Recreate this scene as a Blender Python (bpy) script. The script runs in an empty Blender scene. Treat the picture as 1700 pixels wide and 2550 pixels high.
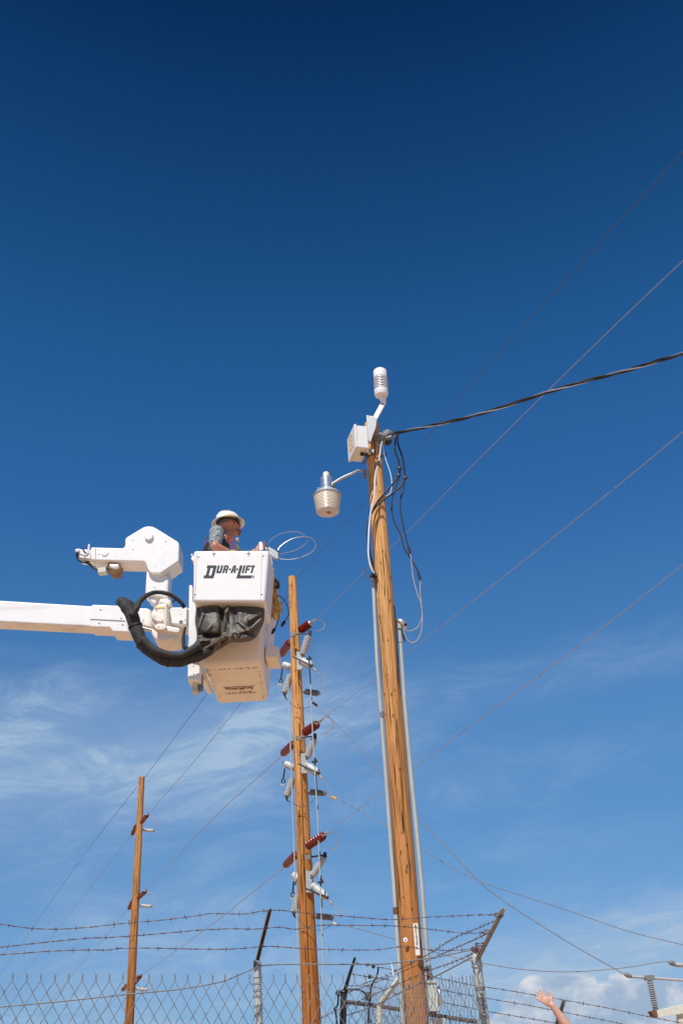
import bpy, bmesh, math, random
from mathutils import Vector, Matrix, noise
R = math.radians
random.seed(7)
scene = bpy.context.scene
COL = scene.collection

# ------------------------------------------------------------------ camera
F_PX = 2479.0                       # focal length in source pixels (35 mm on a 24x36 portrait frame)
PITCH, ROLL = R(28.4), R(2.91)
CAM = Vector((0, 0, 1.5))
_f = Vector((0, math.cos(PITCH), math.sin(PITCH)))
_r0 = Vector((1, 0, 0)); _u0 = Vector((0, -math.sin(PITCH), math.cos(PITCH)))
_r = _r0 * math.cos(ROLL) - _u0 * math.sin(ROLL)
_u = _r0 * math.sin(ROLL) + _u0 * math.cos(ROLL)
cd = bpy.data.cameras.new('camera'); cam = bpy.data.objects.new('camera', cd); COL.objects.link(cam)
cam.matrix_world = Matrix(((_r.x, _u.x, -_f.x, CAM.x), (_r.y, _u.y, -_f.y, CAM.y), (_r.z, _u.z, -_f.z, CAM.z), (0, 0, 0, 1)))
cd.sensor_fit = 'VERTICAL'; cd.sensor_height = 36.0; cd.lens = 36.0 * F_PX / 2550.0
cd.clip_start = 0.05; cd.clip_end = 20000
scene.camera = cam

# ------------------------------------------------------------------ sun, exposure
SUN_EL, SUN_AZ = R(56), R(-162)      # azimuth from +Y towards +X: behind the camera, to its left
sd = Vector((math.sin(SUN_AZ) * math.cos(SUN_EL), math.cos(SUN_AZ) * math.cos(SUN_EL), math.sin(SUN_EL)))
sl = bpy.data.lights.new('sun', 'SUN'); sl.energy = 5.0; sl.angle = R(0.53); sl.color = (1.0, 0.965, 0.90)
so = bpy.data.objects.new('sun', sl); COL.objects.link(so)
so.rotation_euler = sd.to_track_quat('Z', 'Y').to_euler(); so.location = (-20, -30, 40)
vs = scene.view_settings
scene.display_settings.display_device = 'sRGB'
vs.view_transform = 'Standard'; vs.look = 'None'; vs.exposure = 0; vs.gamma = 1; vs.use_curve_mapping = False

def pix_dir(px, py):
    return (_f + _r * ((px - 850) / F_PX) + _u * ((1275 - py) / F_PX)).normalized()
def az_el(px, py):
    d = pix_dir(px, py)
    return math.degrees(math.atan2(d.x, d.y)), math.degrees(math.asin(d.z))

# ------------------------------------------------------------------ world: Nishita sky with high cirrus and low cumulus
W_ = bpy.data.worlds.new('World'); scene.world = W_; W_.use_nodes = True
nt = W_.node_tree; nt.nodes.clear()
class N:
    """tiny expression builder for shader math"""
    def __init__(s, sock, nt): s.s = sock; s.nt = nt
    def _m(s, op, *a, clamp=False):
        n = s.nt.nodes.new('ShaderNodeMath'); n.operation = op; n.use_clamp = clamp
        for i, v in enumerate((s,) + a):
            if isinstance(v, N): s.nt.links.new(v.s, n.inputs[i])
            else: n.inputs[i].default_value = v
        return N(n.outputs[0], s.nt)
    def __add__(s, o): return s._m('ADD', o)
    def __sub__(s, o): return s._m('SUBTRACT', o)
    def __mul__(s, o): return s._m('MULTIPLY', o)
    def __truediv__(s, o): return s._m('DIVIDE', o)
    def __pow__(s, o): return s._m('POWER', o)
    def clamp(s): return s._m('ADD', 0.0, clamp=True)
    def max(s, o): return s._m('MAXIMUM', o)
    def exp(s): return s._m('EXPONENT')
    def smooth(s, a, b):
        n = s.nt.nodes.new('ShaderNodeMapRange'); n.interpolation_type = 'SMOOTHSTEP'
        s.nt.links.new(s.s, n.inputs[0]); n.inputs[1].default_value = a; n.inputs[2].default_value = b
        return N(n.outputs[0], s.nt)
def mixc(nt, fac, a, b, mode='MIX'):
    n = nt.nodes.new('ShaderNodeMix'); n.data_type = 'RGBA'; n.blend_type = mode
    for sock, v in ((n.inputs[0], fac), (n.inputs[6], a), (n.inputs[7], b)):
        if isinstance(v, N): nt.links.new(v.s, sock)
        elif hasattr(v, 'is_output'): nt.links.new(v, sock)
        elif isinstance(v, (int, float)): sock.default_value = v
        else: sock.default_value = (*v, 1)
    return n.outputs[2]
def combine(nt, x, y, z):
    n = nt.nodes.new('ShaderNodeCombineXYZ')
    for i, v in enumerate((x, y, z)):
        if isinstance(v, N): nt.links.new(v.s, n.inputs[i])
        else: n.inputs[i].default_value = v
    return n.outputs[0]
def noise_n(nt, vec, scale, detail=5, rough=.55, dist=0.0):
    n = nt.nodes.new('ShaderNodeTexNoise'); n.inputs['Scale'].default_value = scale; n.inputs['Detail'].default_value = detail
    n.inputs['Roughness'].default_value = rough; n.inputs['Distortion'].default_value = dist
    if vec is not None: nt.links.new(vec, n.inputs['Vector'])
    return N(n.outputs['Fac'], nt)
def build_world():
    tc = nt.nodes.new('ShaderNodeTexCoord')
    sep = nt.nodes.new('ShaderNodeSeparateXYZ'); nt.links.new(tc.outputs['Generated'], sep.inputs[0])
    X, Y, Z = (N(sep.outputs[i], nt) for i in range(3))
    az = X._m('ARCTAN2', Y) * 57.2958
    el = Z._m('ARCSINE') * 57.2958
    sky = nt.nodes.new('ShaderNodeTexSky'); sky.sky_type = 'NISHITA'; sky.sun_disc = False
    sky.sun_elevation = SUN_EL; sky.sun_rotation = SUN_AZ
    sky.altitude = 1800; sky.air_density = 1.0; sky.dust_density = 0.25; sky.ozone_density = 4.0
    # a polarised, high-desert sky: deeper and more saturated with height all the way round
    g = nt.nodes.new('ShaderNodeGamma'); nt.links.new(sky.outputs[0], g.inputs[0]); g.inputs[1].default_value = SKY_GAMMA
    tint = nt.nodes.new('ShaderNodeValToRGB'); tint.color_ramp.interpolation = 'LINEAR'
    e01 = (el / 90.0).clamp(); nt.links.new(e01.s, tint.inputs[0])
    cr = tint.color_ramp
    for i, (p, c) in enumerate(SKY_TINT):   # elements stay sorted by position
        e = cr.elements[0] if i == 0 else cr.elements[-1] if i == len(SKY_TINT) - 1 else cr.elements.new(p)
        e.position = p; e.color = (*c, 1)
    skyc = mixc(nt, 1.0, g.outputs[0], tint.outputs[0], 'MULTIPLY')
    # cirrus: streaks rising gently to the right
    a = R(7)
    u = az * math.cos(a) + el * math.sin(a); v = el * math.cos(a) - az * math.sin(a)
    vec = combine(nt, u * 0.055, v * 0.17, 0.0)
    n1 = noise_n(nt, vec, 2.3, 12, .70, .7)
    vec2 = combine(nt, u * 0.02 + 5.0, v * 0.06, 3.0)
    n2 = noise_n(nt, vec2, 1.3, 4, .5, .4)
    wisp = n1.smooth(.40, .80) * n2.smooth(.30, .62)
    mask = None
    for px, py, sx, sy, amp in CIRRUS:
        a0, e0 = az_el(px, py)
        dx = (az - a0) / sx; dy = (el - e0 - (az - a0) * 0.12) / sy
        b = ((dx * dx + dy * dy) * -1.0).exp() * amp
        mask = b if mask is None else mask + b
    low = (el * -1.0).smooth(-24.0, -2.0) * 0.22
    cir = (wisp * (mask + low * 0.8) * 1.5 + mask * n2.smooth(.25, .7) * .38 + mask * .13).clamp()
    col = mixc(nt, cir * 0.95, skyc, CLOUD_C)
    # cumulus
    vecc = combine(nt, az * 0.40, el * 0.52, 3.3)
    nA = noise_n(nt, vecc, 1.1, 8, .6, .25)
    nB = noise_n(nt, combine(nt, az * 0.40 + 0.22, el * 0.52 - .34, 3.3), 1.1, 6, .6, .25)
    dens = None; hgt = None
    for px, py, rx, ry in CUMULUS:
        a0, e0 = az_el(px, py)
        dx = (az - a0) / rx; dy = (el - e0) / ry
        d = (dx * dx + dy * dy) * -1.0 + 1.0
        dens = d if dens is None else dens.max(d)
    dd = dens + (nA - .5) * 1.7
    m = dd.smooth(.10, .42)
    lit = ((nA - nB) * 3.2 + .55 + (dens * -.35)).clamp()
    cc = mixc(nt, lit, CUM_D, CUM_L)
    gen = nt.nodes.new('ShaderNodeMix')
    col = mixc(nt, m * 0.85, col, cc)
    # the far haze that every clear sky has just above the ground
    bg = nt.nodes.new('ShaderNodeBackground'); bg.inputs[1].default_value = SKY_STRENGTH
    nt.links.new(col, bg.inputs[0])
    out = nt.nodes.new('ShaderNodeOutputWorld'); nt.links.new(bg.outputs[0], out.inputs[0])
SKY_STRENGTH = 0.13; SKY_GAMMA = 1.0
SKY_TINT = [(0.0, (.20, .37, .66)), (0.0443, (0.291, 0.441, 0.631)), (0.0927, (0.410, 0.582, 0.697)), (0.1827, (0.463, 0.765, 0.908)),
            (0.2579, (0.395, 0.794, 1.0)), (0.3156, (0.291, 0.722, 1.0)), (0.3604, (0.255, 0.708, 0.99)), (0.4236, (0.188, 0.629, 0.900)),
            (0.5085, (0.109, 0.440, 0.655)), (0.5760, (0.056, 0.293, 0.486)), (0.6176, (0.034, 0.210, 0.373)), (1.0, (.03, .18, .33))]
CLOUD_C = (2.9, 4.0, 5.4); CUM_L = (5.6, 5.7, 6.0); CUM_D = (2.7, 3.5, 4.7)
#          px    py   azW  elW amp (degrees)
CIRRUS = [(500, 1870, 8.5, 3.2, 1.0), (90, 1820, 7, 2.8, 1.1), (150, 1980, 9, 3.0, .9), (700, 1790, 6, 3.0, .55),
          (1250, 1690, 12, 1.3, .22), (1650, 1640, 8, .9, .26), (1150, 1930, 9, 1.5, .28), (1500, 2390, 10, 2.0, 1.1),
          (1250, 2420, 7, 2.0, .8), (400, 2380, 9, 3.0, .4), (80, 2500, 8, 2.5, .35), (1690, 2330, 6, 1.5, .7), (600, 2500, 8, 2.2, .35)]
CUMULUS = [(1400, 2480, 2.5, 1.25), (1335, 2500, 2.0, 1.0), (1550, 2485, 1.8, 1.2), (1620, 2495, 2.3, 1.3), (1640, 2470, 1.0, .7), (1270, 2548, 1.3, .65), (1470, 2545, 3.5, .6)]
build_world()

# ------------------------------------------------------------------ point helpers: a direction in the photograph meets a real plane
def W(px, py, Y):
    d = pix_dir(px, py); return CAM + d * ((Y - CAM.y) / d.y)
def WZ(px, py, Z):
    d = pix_dir(px, py); return CAM + d * ((Z - CAM.z) / d.z)
def WPL(px, py, P, n):
    d = pix_dir(px, py); return CAM + d * ((P - CAM).dot(n) / d.dot(n))
def depth(P): return (P - CAM).dot(_f)
def size(px, P): return px * depth(P) / F_PX          # metres that px source pixels span at P
def lerp(a, b, t): return a + (b - a) * t
def PL(pts, Y0, Y1=None):
    """pixel polyline at plane distance Y0..Y1"""
    Y1 = Y0 if Y1 is None else Y1
    return [W(x, y, lerp(Y0, Y1, i / max(1, len(pts) - 1))) for i, (x, y) in enumerate(pts)]
def smooth_path(P, n=6):
    """Catmull-Rom through the points"""
    if len(P) < 3: return list(P)
    out = []
    Q = [P[0] * 2 - P[1]] + list(P) + [P[-1] * 2 - P[-2]]
    for i in range(1, len(Q) - 2):
        a, b, c, d = Q[i - 1:i + 3]
        for k in range(n):
            t = k / n
            out.append(.5 * ((2 * b) + (c - a) * t + (2 * a - 5 * b + 4 * c - d) * t * t + (3 * b - a - 3 * c + d) * t ** 3))
    out.append(Q[-2]); return out

# ------------------------------------------------------------------ mesh builder
class MB:
    def __init__(s): s.v = []; s.f = []; s.wn = False
    def _add(s, V, F):
        o = len(s.v); s.v += [Vector(p) for p in V]; s.f += [tuple(i + o for i in f) for f in F]; return s
    def frame(s, d):
        d = d.normalized(); a = Vector((0, 0, 1)) if abs(d.z) < .9 else Vector((1, 0, 0))
        x = a.cross(d).normalized(); return x, d.cross(x)
    def tube(s, P, r, seg=8, cap=True, flat=1.0):
        n = len(P); rr = r if isinstance(r, (list, tuple)) else [r] * n
        V = []; x = y = None
        for i in range(n):
            d = (P[min(i + 1, n - 1)] - P[max(i - 1, 0)])
            if d.length < 1e-9: d = Vector((0, 0, 1))
            d.normalize()
            if x is None: x, y = s.frame(d)
            else:
                x = (x - d * x.dot(d)).normalized(); y = d.cross(x)
            for k in range(seg):
                t = 2 * math.pi * k / seg
                V.append(P[i] + (x * math.cos(t) + y * math.sin(t) * flat) * rr[i])
        F = [(i * seg + k, i * seg + (k + 1) % seg, (i + 1) * seg + (k + 1) % seg, (i + 1) * seg + k) for i in range(n - 1) for k in range(seg)]
        if cap:
            F += [tuple(range(seg))[::-1], tuple((n - 1) * seg + k for k in range(seg))]
        return s._add(V, F)
    def lathe(s, p0, p1, prof, seg=16, caps=True):
        """prof: (t along p0->p1, radius)"""
        d = p1 - p0; x, y = s.frame(d); V = []
        for t, r in prof:
            for k in range(seg):
                a = 2 * math.pi * k / seg
                V.append(p0 + d * t + (x * math.cos(a) + y * math.sin(a)) * r)
        n = len(prof)
        F = [(i * seg + k, i * seg + (k + 1) % seg, (i + 1) * seg + (k + 1) % seg, (i + 1) * seg + k) for i in range(n - 1) for k in range(seg)]
        if caps: F += [tuple(range(seg))[::-1], tuple((n - 1) * seg + k for k in range(seg))]
        return s._add(V, F)
    def hexa(s, c, bev=0, bseg=2):
        """c: 8 corners, bottom/near ring 0-3 and opposite ring 4-7 in the same order"""
        bm = bmesh.new(); vs_ = [bm.verts.new(p) for p in c]
        for f in ((0, 3, 2, 1), (4, 5, 6, 7), (0, 1, 5, 4), (1, 2, 6, 5), (2, 3, 7, 6), (3, 0, 4, 7)): bm.faces.new([vs_[i] for i in f])
        bmesh.ops.recalc_face_normals(bm, faces=bm.faces)
        s.wn = s.wn or bool(bev)
        if bev: bmesh.ops.bevel(bm, geom=bm.edges[:], offset=bev, segments=bseg, affect='EDGES', profile=.5, clamp_overlap=True)
        return s._bm(bm)
    def _bm(s, bm):
        bm.verts.index_update()
        s._add([v.co.copy() for v in bm.verts], [tuple(v.index for v in f.verts) for f in bm.faces]); bm.free(); return s
    def prism(s, poly, vec, bev=0, bseg=2):
        n = len(poly); bm = bmesh.new()
        a = [bm.verts.new(p) for p in poly]; b = [bm.verts.new(p + vec) for p in poly]
        bm.faces.new(a); bm.faces.new(b[::-1])
        for i in range(n): bm.faces.new((a[i], b[i], b[(i + 1) % n], a[(i + 1) % n]))
        bmesh.ops.recalc_face_normals(bm, faces=bm.faces)
        s.wn = s.wn or bool(bev)
        if bev:
            es = [e for e in bm.edges if (e.verts[0] in a) == (e.verts[1] in a)]
            bmesh.ops.bevel(bm, geom=es, offset=bev, segments=bseg, affect='EDGES', profile=.5, clamp_overlap=True)
        return s._bm(bm)
    def box(s, c, h, rot=None, bev=0):
        rot = rot or Matrix.Identity(3)
        q = [(-1, -1, -1), (1, -1, -1), (1, 1, -1), (-1, 1, -1), (-1, -1, 1), (1, -1, 1), (1, 1, 1), (-1, 1, 1)]
        return s.hexa([Vector(c) + rot @ Vector((a * h[0], b * h[1], e * h[2])) for a, b, e in q], bev)
    def ball(s, c, r, rot=None, u=12, v=8, rng=(0, 1)):
        rot = rot or Matrix.Identity(3); r = (r, r, r) if isinstance(r, (int, float)) else r
        V = []
        for j in range(v + 1):
            p = math.pi * lerp(rng[0], rng[1], j / v)
            for i in range(u):
                a = 2 * math.pi * i / u
                V.append(Vector(c) + rot @ Vector((r[0] * math.sin(p) * math.cos(a), r[1] * math.sin(p) * math.sin(a), r[2] * math.cos(p))))
        F = [(j * u + i, (j + 1) * u + i, (j + 1) * u + (i + 1) % u, j * u + (i + 1) % u) for j in range(v) for i in range(u)]
        return s._add(V, F)
    def quad(s, *p):
        return s._add(p, [tuple(range(len(p)))])
    def mesh(s, name, mat, org=Vector(), sharp=35):
        me = bpy.data.meshes.new(name)
        me.from_pydata([tuple(p - org) for p in s.v], [], s.f); me.validate(); me.update()
        bm = bmesh.new(); bm.from_mesh(me); bmesh.ops.remove_doubles(bm, verts=bm.verts, dist=1e-5)
        bmesh.ops.recalc_face_normals(bm, faces=bm.faces); bm.to_mesh(me); bm.free()
        for p in me.polygons: p.use_smooth = True
        me.set_sharp_from_angle(angle=R(sharp))
        me.materials.append(mat); return me
    def build(s, name, mat, parent=None, label=None, cat=None, group=None, kind=None, org=None, sharp=35):
        if org is None: org = wloc(parent) if parent else (sum(s.v, Vector()) / max(1, len(s.v)))
        o = bpy.data.objects.new(name, s.mesh(name, mat, org, sharp)); COL.objects.link(o)
        if parent: o.parent = parent
        else: o.location = org
        if s.wn: w = o.modifiers.new('weighted_normal', 'WEIGHTED_NORMAL'); w.keep_sharp = True; w.weight = 90
        return tag(o, label, cat, group, kind)
def wloc(o):
    v = Vector()
    while o: v += o.location; o = o.parent
    return v
def tag(o, label=None, cat=None, group=None, kind=None):
    if label: o['label'] = label
    if cat: o['category'] = cat
    if group: o['group'] = group
    if kind: o['kind'] = kind
    return o
def thing(name, loc, label, cat, group=None):
    o = bpy.data.objects.new(name, None); COL.objects.link(o); o.location = loc; o.empty_display_size = .1
    return tag(o, label, cat, group)
def copy_tree(o, parent=None):
    c = o.copy(); COL.objects.link(c); c.parent = parent
    for ch in [k for k in bpy.data.objects if k.parent == o]: copy_tree(ch, c)
    return c
def place(o, p0, p1, sx=1.0, L=1.0, roll=0.0):
    """stand a thing built along local +Z (length L) between two points; sx widens it"""
    d = p1 - p0; k = d.length / L
    o.rotation_mode = 'QUATERNION'; o.rotation_quaternion = d.to_track_quat('Z', 'Y'); o.location = p0; o.scale = (sx, sx, k)
    return o

# ------------------------------------------------------------------ materials
MATS = {}
def mat(name, color, rough=.5, metal=0.0, var=.12, vscale=9.0, bump=0.0, bscale=40.0, spec=.5, dirt=None, dirt_amt=.0, dscale=5.0, coat=0.0, stretch=(1, 1, 1)):
    m = bpy.data.materials.new(name); m.use_nodes = True; t = m.node_tree; b = t.nodes['Principled BSDF']
    tc = t.nodes.new('ShaderNodeTexCoord'); mp = t.nodes.new('ShaderNodeMapping'); mp.inputs['Scale'].default_value = stretch
    t.links.new(tc.outputs['Object'], mp.inputs[0]); v = mp.outputs[0]
    n = noise_n(t, v, vscale, 5, .6)
    lo = tuple(max(0, c * (1 - var)) for c in color); hi = tuple(min(1, c * (1 + var)) for c in color)
    c = mixc(t, n.smooth(.3, .7), lo, hi)
    if dirt:
        d = noise_n(t, v, dscale, 8, .68, .6)
        c = mixc(t, d.smooth(.52, .80) * dirt_amt, c, dirt)
    t.links.new(c, b.inputs['Base Color'])
    rn = (noise_n(t, v, vscale * 2, 4) - .5) * .25 + rough
    t.links.new(rn.clamp().s, b.inputs['Roughness'])
    b.inputs['Metallic'].default_value = metal; b.inputs['Specular IOR Level'].default_value = spec; b.inputs['Coat Weight'].default_value = coat
    if bump:
        bn = t.nodes.new('ShaderNodeBump'); bn.inputs['Strength'].default_value = bump; bn.inputs['Distance'].default_value = .01
        t.links.new(noise_n(t, v, bscale, 6, .6).s, bn.inputs['Height']); t.links.new(bn.outputs[0], b.inputs['Normal'])
    MATS[name] = m; return m
white = mat('white_gelcoat', (.80, .80, .785), .38, var=.02, dirt=(.42, .38, .33), dirt_amt=.22, dscale=3.5, bump=.04, bscale=6)
cream = mat('aged_gelcoat', (.80, .74, .65), .42, var=.04, dirt=(.36, .27, .19), dirt_amt=.35, dscale=5, bump=.05, bscale=8)
logo_m = mat('logo_print', (.022, .030, .038), .45, var=.1)
scuff_m = mat('scuff_rubber', (.22, .14, .09), .8, var=.5, vscale=60)
seam_m = mat('seam_shadow_gap', (.25, .22, .2), .7)
bolt_m = mat('dull_steel', (.30, .29, .28), .45, .8)
black_m = mat('black_rubber', (.014, .014, .015), .5, var=.3, bump=.2)
fabric_m = mat('black_woven_sleeve', (.026, .025, .024), .72, var=.35, vscale=25, bump=.7, bscale=90, dirt=(.07, .06, .05), dirt_amt=.2, dscale=8)
boom_m = mat('grimy_boom_gelcoat', (.80, .80, .785), .38, var=.02, dirt=(.36, .33, .28), dirt_amt=.65, dscale=2.2, stretch=(.5, 1, 4.5))
tap_m = mat('dull_tap_wire', (.17, .165, .17), .6, .1)
galv = mat('galvanised_steel', (.42, .44, .43), .5, .35, var=.14, vscale=30, dirt=(.25, .24, .22), dirt_amt=.3)
galv_dk = mat('weathered_galvanised', (.20, .21, .21), .6, .3, var=.2, vscale=30)
conduit_m = mat('painted_conduit', (.40, .44, .43), .55, .05, var=.08, vscale=6, dirt=(.22, .22, .2), dirt_amt=.5, stretch=(3, 3, .6))
alu = mat('bright_aluminium', (.62, .62, .62), .35, .85, var=.08)
wire_m = mat('aged_conductor', (.34, .32, .31), .6, .1, var=.1)
wire_dk = mat('dark_conductor', (.09, .085, .09), .6, .1)
barb_m = mat('rusted_barbed_wire', (.15, .10, .095), .7, .2, var=.4, vscale=40)
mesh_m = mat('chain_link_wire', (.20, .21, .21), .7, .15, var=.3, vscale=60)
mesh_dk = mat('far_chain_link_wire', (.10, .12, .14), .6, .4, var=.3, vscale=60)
red_m = mat('oxblood_porcelain', (.15, .012, .004), .25, var=.3, spec=.35)
brown_m = mat('amber_porcelain', (.30, .075, .02), .15, var=.2, coat=.6)
poly_m = mat('grey_polymer', (.46, .47, .47), .45, var=.06)
poly_dk = mat('dark_polymer', (.17, .18, .20), .5, var=.1)
dark_m = mat('dark_cast_iron', (.035, .035, .04), .5, .4, var=.3)
glass_m = mat('frosted_refractor', (.66, .58, .46), .3, var=.08, vscale=4, dirt=(.35, .22, .10), dirt_amt=.3)
plas_m = mat('white_plastic', (.80, .79, .82), .4, var=.02)
encl_m = mat('light_grey_enclosure', (.77, .77, .75), .42, var=.03, dirt=(.4, .36, .3), dirt_amt=.15)
ochre_m = mat('ochre_print', (.85, .42, .03), .5)
yellow_m = mat('orange_nylon', (.62, .27, .015), .55, var=.15)
brass_m = mat('yellow_hook', (.62, .42, .08), .4, .2)
rust_m = mat('rust', (.16, .07, .035), .85, var=.4, vscale=40)
meter_m = mat('pale_green_enclosure', (.50, .55, .49), .5, var=.06, dirt=(.3, .16, .08), dirt_amt=.5, dscale=12)
pale_m = mat('pale_painted_steel', (.60, .60, .50), .55, var=.08, dirt=(.3, .18, .1), dirt_amt=.6, dscale=8)
skin_m = mat('skin', (.43, .18, .11), .5, var=.22, vscale=22)
pskin_m = mat('fair_skin', (.58, .33, .24), .5, var=.08, vscale=30)
hair_m = mat('grey_hair', (.12, .10, .09), .8, var=.4, vscale=60)
vest_m = mat('black_vest', (.018, .018, .022), .6, var=.3)
jean_m = mat('blue_denim', (.05, .08, .16), .8)
shirt_m = mat('plain_shirt', (.30, .32, .36), .8)
strap_m = mat('red_webbing', (.55, .06, .03), .6)
olive_m = mat('olive_webbing', (.10, .11, .08), .7)
glove_m = mat('yellow_leather', (.62, .40, .06), .65)
tan_m = mat('tan_leather', (.42, .28, .17), .65)
blue_m = mat('blue_print', (.03, .08, .20), .5)
splice_m = mat('splice_sleeve', (.03, .035, .05), .5)
grey_cable = mat('grey_cable', (.30, .30, .31), .5)
white_cable = mat('white_cable', (.72, .72, .74), .45)

def camo():
    m = bpy.data.materials.new('digital_camouflage'); m.use_nodes = True; t = m.node_tree; b = t.nodes['Principled BSDF']
    tc = t.nodes.new('ShaderNodeTexCoord')
    n1 = noise_n(t, tc.outputs['Object'], 42, 3, .7, .6); n2 = noise_n(t, tc.outputs['Object'], 75, 2, .6, .3)
    c = mixc(t, n1.smooth(.47, .53), (.05, .055, .065), (.24, .26, .28)); c = mixc(t, n2.smooth(.56, .6), c, (.42, .43, .43))
    t.links.new(c, b.inputs['Base Color']); b.inputs['Roughness'].default_value = .85
    return m
camo_m = camo()

def wood(name, top, bot, H, dark, zs=1.0):
    """weathered utility pole: grain along the pole, long drying checks, knots, browner towards the butt"""
    m = bpy.data.materials.new(name); m.use_nodes = True; t = m.node_tree; b = t.nodes['Principled BSDF']
    tc = t.nodes.new('ShaderNodeTexCoord'); sep = t.nodes.new('ShaderNodeSeparateXYZ'); t.links.new(tc.outputs['Object'], sep.inputs[0])
    x, y, z = (N(sep.outputs[i], t) for i in range(3))
    h = (z / H).clamp()
    def vec(a, c, off=0.0): return combine(t, x * a + off, y * a, z * c)
    g1 = noise_n(t, vec(55, 1.6), 1.0, 6, .65, .5)
    g2 = noise_n(t, vec(14, .35, 4.0), 1.0, 5, .6, .8)
    blot = noise_n(t, vec(5, .8, 9.0), 1.0, 5, .6)
    base = mixc(t, (h + (blot - .5) * .35).smooth(.1, .95), bot, top)
    c = mixc(t, g1.smooth(.40, .62) * .62, base, tuple(v * .55 for v in bot))
    c = mixc(t, g2.smooth(.51, .62) * .58, c, tuple(v * .40 for v in bot))
    fine = noise_n(t, vec(120, 9.0, 3.0), 1.0, 4, .7)
    c = mixc(t, fine.smooth(.50, .68) * .38, c, tuple(v * .5 for v in bot))
    c = mixc(t, blot.smooth(.60, .76) * .35, c, tuple(min(1, v * 1.35) for v in top))
    # drying checks
    ck = noise_n(t, vec(20, .42, 2.0), 1.0, 2, .5, .35)
    line = (ck - .5)._m('ABSOLUTE'); chk = (line * -1.0 + .028).smooth(0, .014)
    gate = noise_n(t, vec(7, .55, 12.0), 1.0, 2).smooth(.47, .56)
    chk = chk * gate
    # knots
    vo = t.nodes.new('ShaderNodeTexVoronoi'); vo.inputs['Scale'].default_value = 1.0; t.links.new(vec(15 * zs, 5.5 * zs, 1.0), vo.inputs['Vector'])
    wob = noise_n(t, vec(45, 20), 1.0, 3)
    kd = N(vo.outputs['Distance'], t) + (wob - .5) * .22
    kn = (kd * -1.0 + .20).smooth(0, .12)
    sc = t.nodes.new('ShaderNodeSeparateColor'); t.links.new(vo.outputs['Color'], sc.inputs[0])
    kn = kn * N(sc.outputs[0], t).smooth(.30, .40)
    c = mixc(t, kn * .8, c, dark); c = mixc(t, chk * .9, c, tuple(v * .45 for v in dark))
    t.links.new(c, b.inputs['Base Color']); b.inputs['Roughness'].default_value = .85; b.inputs['Specular IOR Level'].default_value = .1
    bn = t.nodes.new('ShaderNodeBump'); bn.inputs['Strength'].default_value = .6; bn.inputs['Distance'].default_value = .012
    t.links.new((g1 * .6 + g2 * .6 - chk * 1.6 + kn * .5).s, bn.inputs['Height']); t.links.new(bn.outputs[0], b.inputs['Normal'])
    return m

def vinyl():
    """dark grey vinyl apron, with random dusty patches and a tan sheen painted on its raised folds"""
    m = bpy.data.materials.new('dusty_vinyl_painted_sheen'); m.use_nodes = True; t = m.node_tree; b = t.nodes['Principled BSDF']
    tc = t.nodes.new('ShaderNodeTexCoord'); v = tc.outputs['Object']
    n = noise_n(t, v, 6.0, 8, .65, .8); n3 = noise_n(t, v, 70, 3)
    c = mixc(t, n.smooth(.45, .75) * .6, (.060, .055, .048), (.15, .12, .085))
    ge = t.nodes.new('ShaderNodeNewGeometry')
    p = N(ge.outputs['Pointiness'], t)
    c = mixc(t, p.smooth(.502, .55) * .38, c, (.36, .27, .18))  # light-catching tan sheen of the fold ridges, put into the base colour
    t.links.new(c, b.inputs['Base Color']); b.inputs['Roughness'].default_value = .55
    bn = t.nodes.new('ShaderNodeBump'); bn.inputs['Strength'].default_value = .2; bn.inputs['Distance'].default_value = .01
    t.links.new((n * 1.0 + n3 * .15).s, bn.inputs['Height']); t.links.new(bn.outputs[0], b.inputs['Normal'])
    return m
vinyl_m = vinyl()

# ------------------------------------------------------------------ ground
def ground():
    m = bpy.data.materials.new('sandy_ground'); m.use_nodes = True; t = m.node_tree; b = t.nodes['Principled BSDF']
    tc = t.nodes.new('ShaderNodeTexCoord')
    n = noise_n(t, tc.outputs['Object'], .6, 9, .7); n2 = noise_n(t, tc.outputs['Object'], 14, 6, .7)
    c = mixc(t, n.smooth(.3, .7), (.45, .265, .145), (.54, .34, .20)); c = mixc(t, n2.smooth(.5, .75) * .4, c, (.31, .19, .115))
    t.links.new(c, b.inputs['Base Color']); b.inputs['Roughness'].default_value = .95
    s = MB(); n_ = 24; S = 6000
    xs = [math.copysign(abs(i / n_) ** 3, i) * S for i in range(-n_, n_ + 1)]
    V = [Vector((a, c_, 0)) for a in xs for c_ in xs]; k = len(xs)
    s._add(V, [(i * k + j, (i + 1) * k + j, (i + 1) * k + j + 1, i * k + j + 1) for i in range(k - 1) for j in range(k - 1)])
    s.build('ground', m, org=Vector(), kind='structure')
ground()

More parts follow.
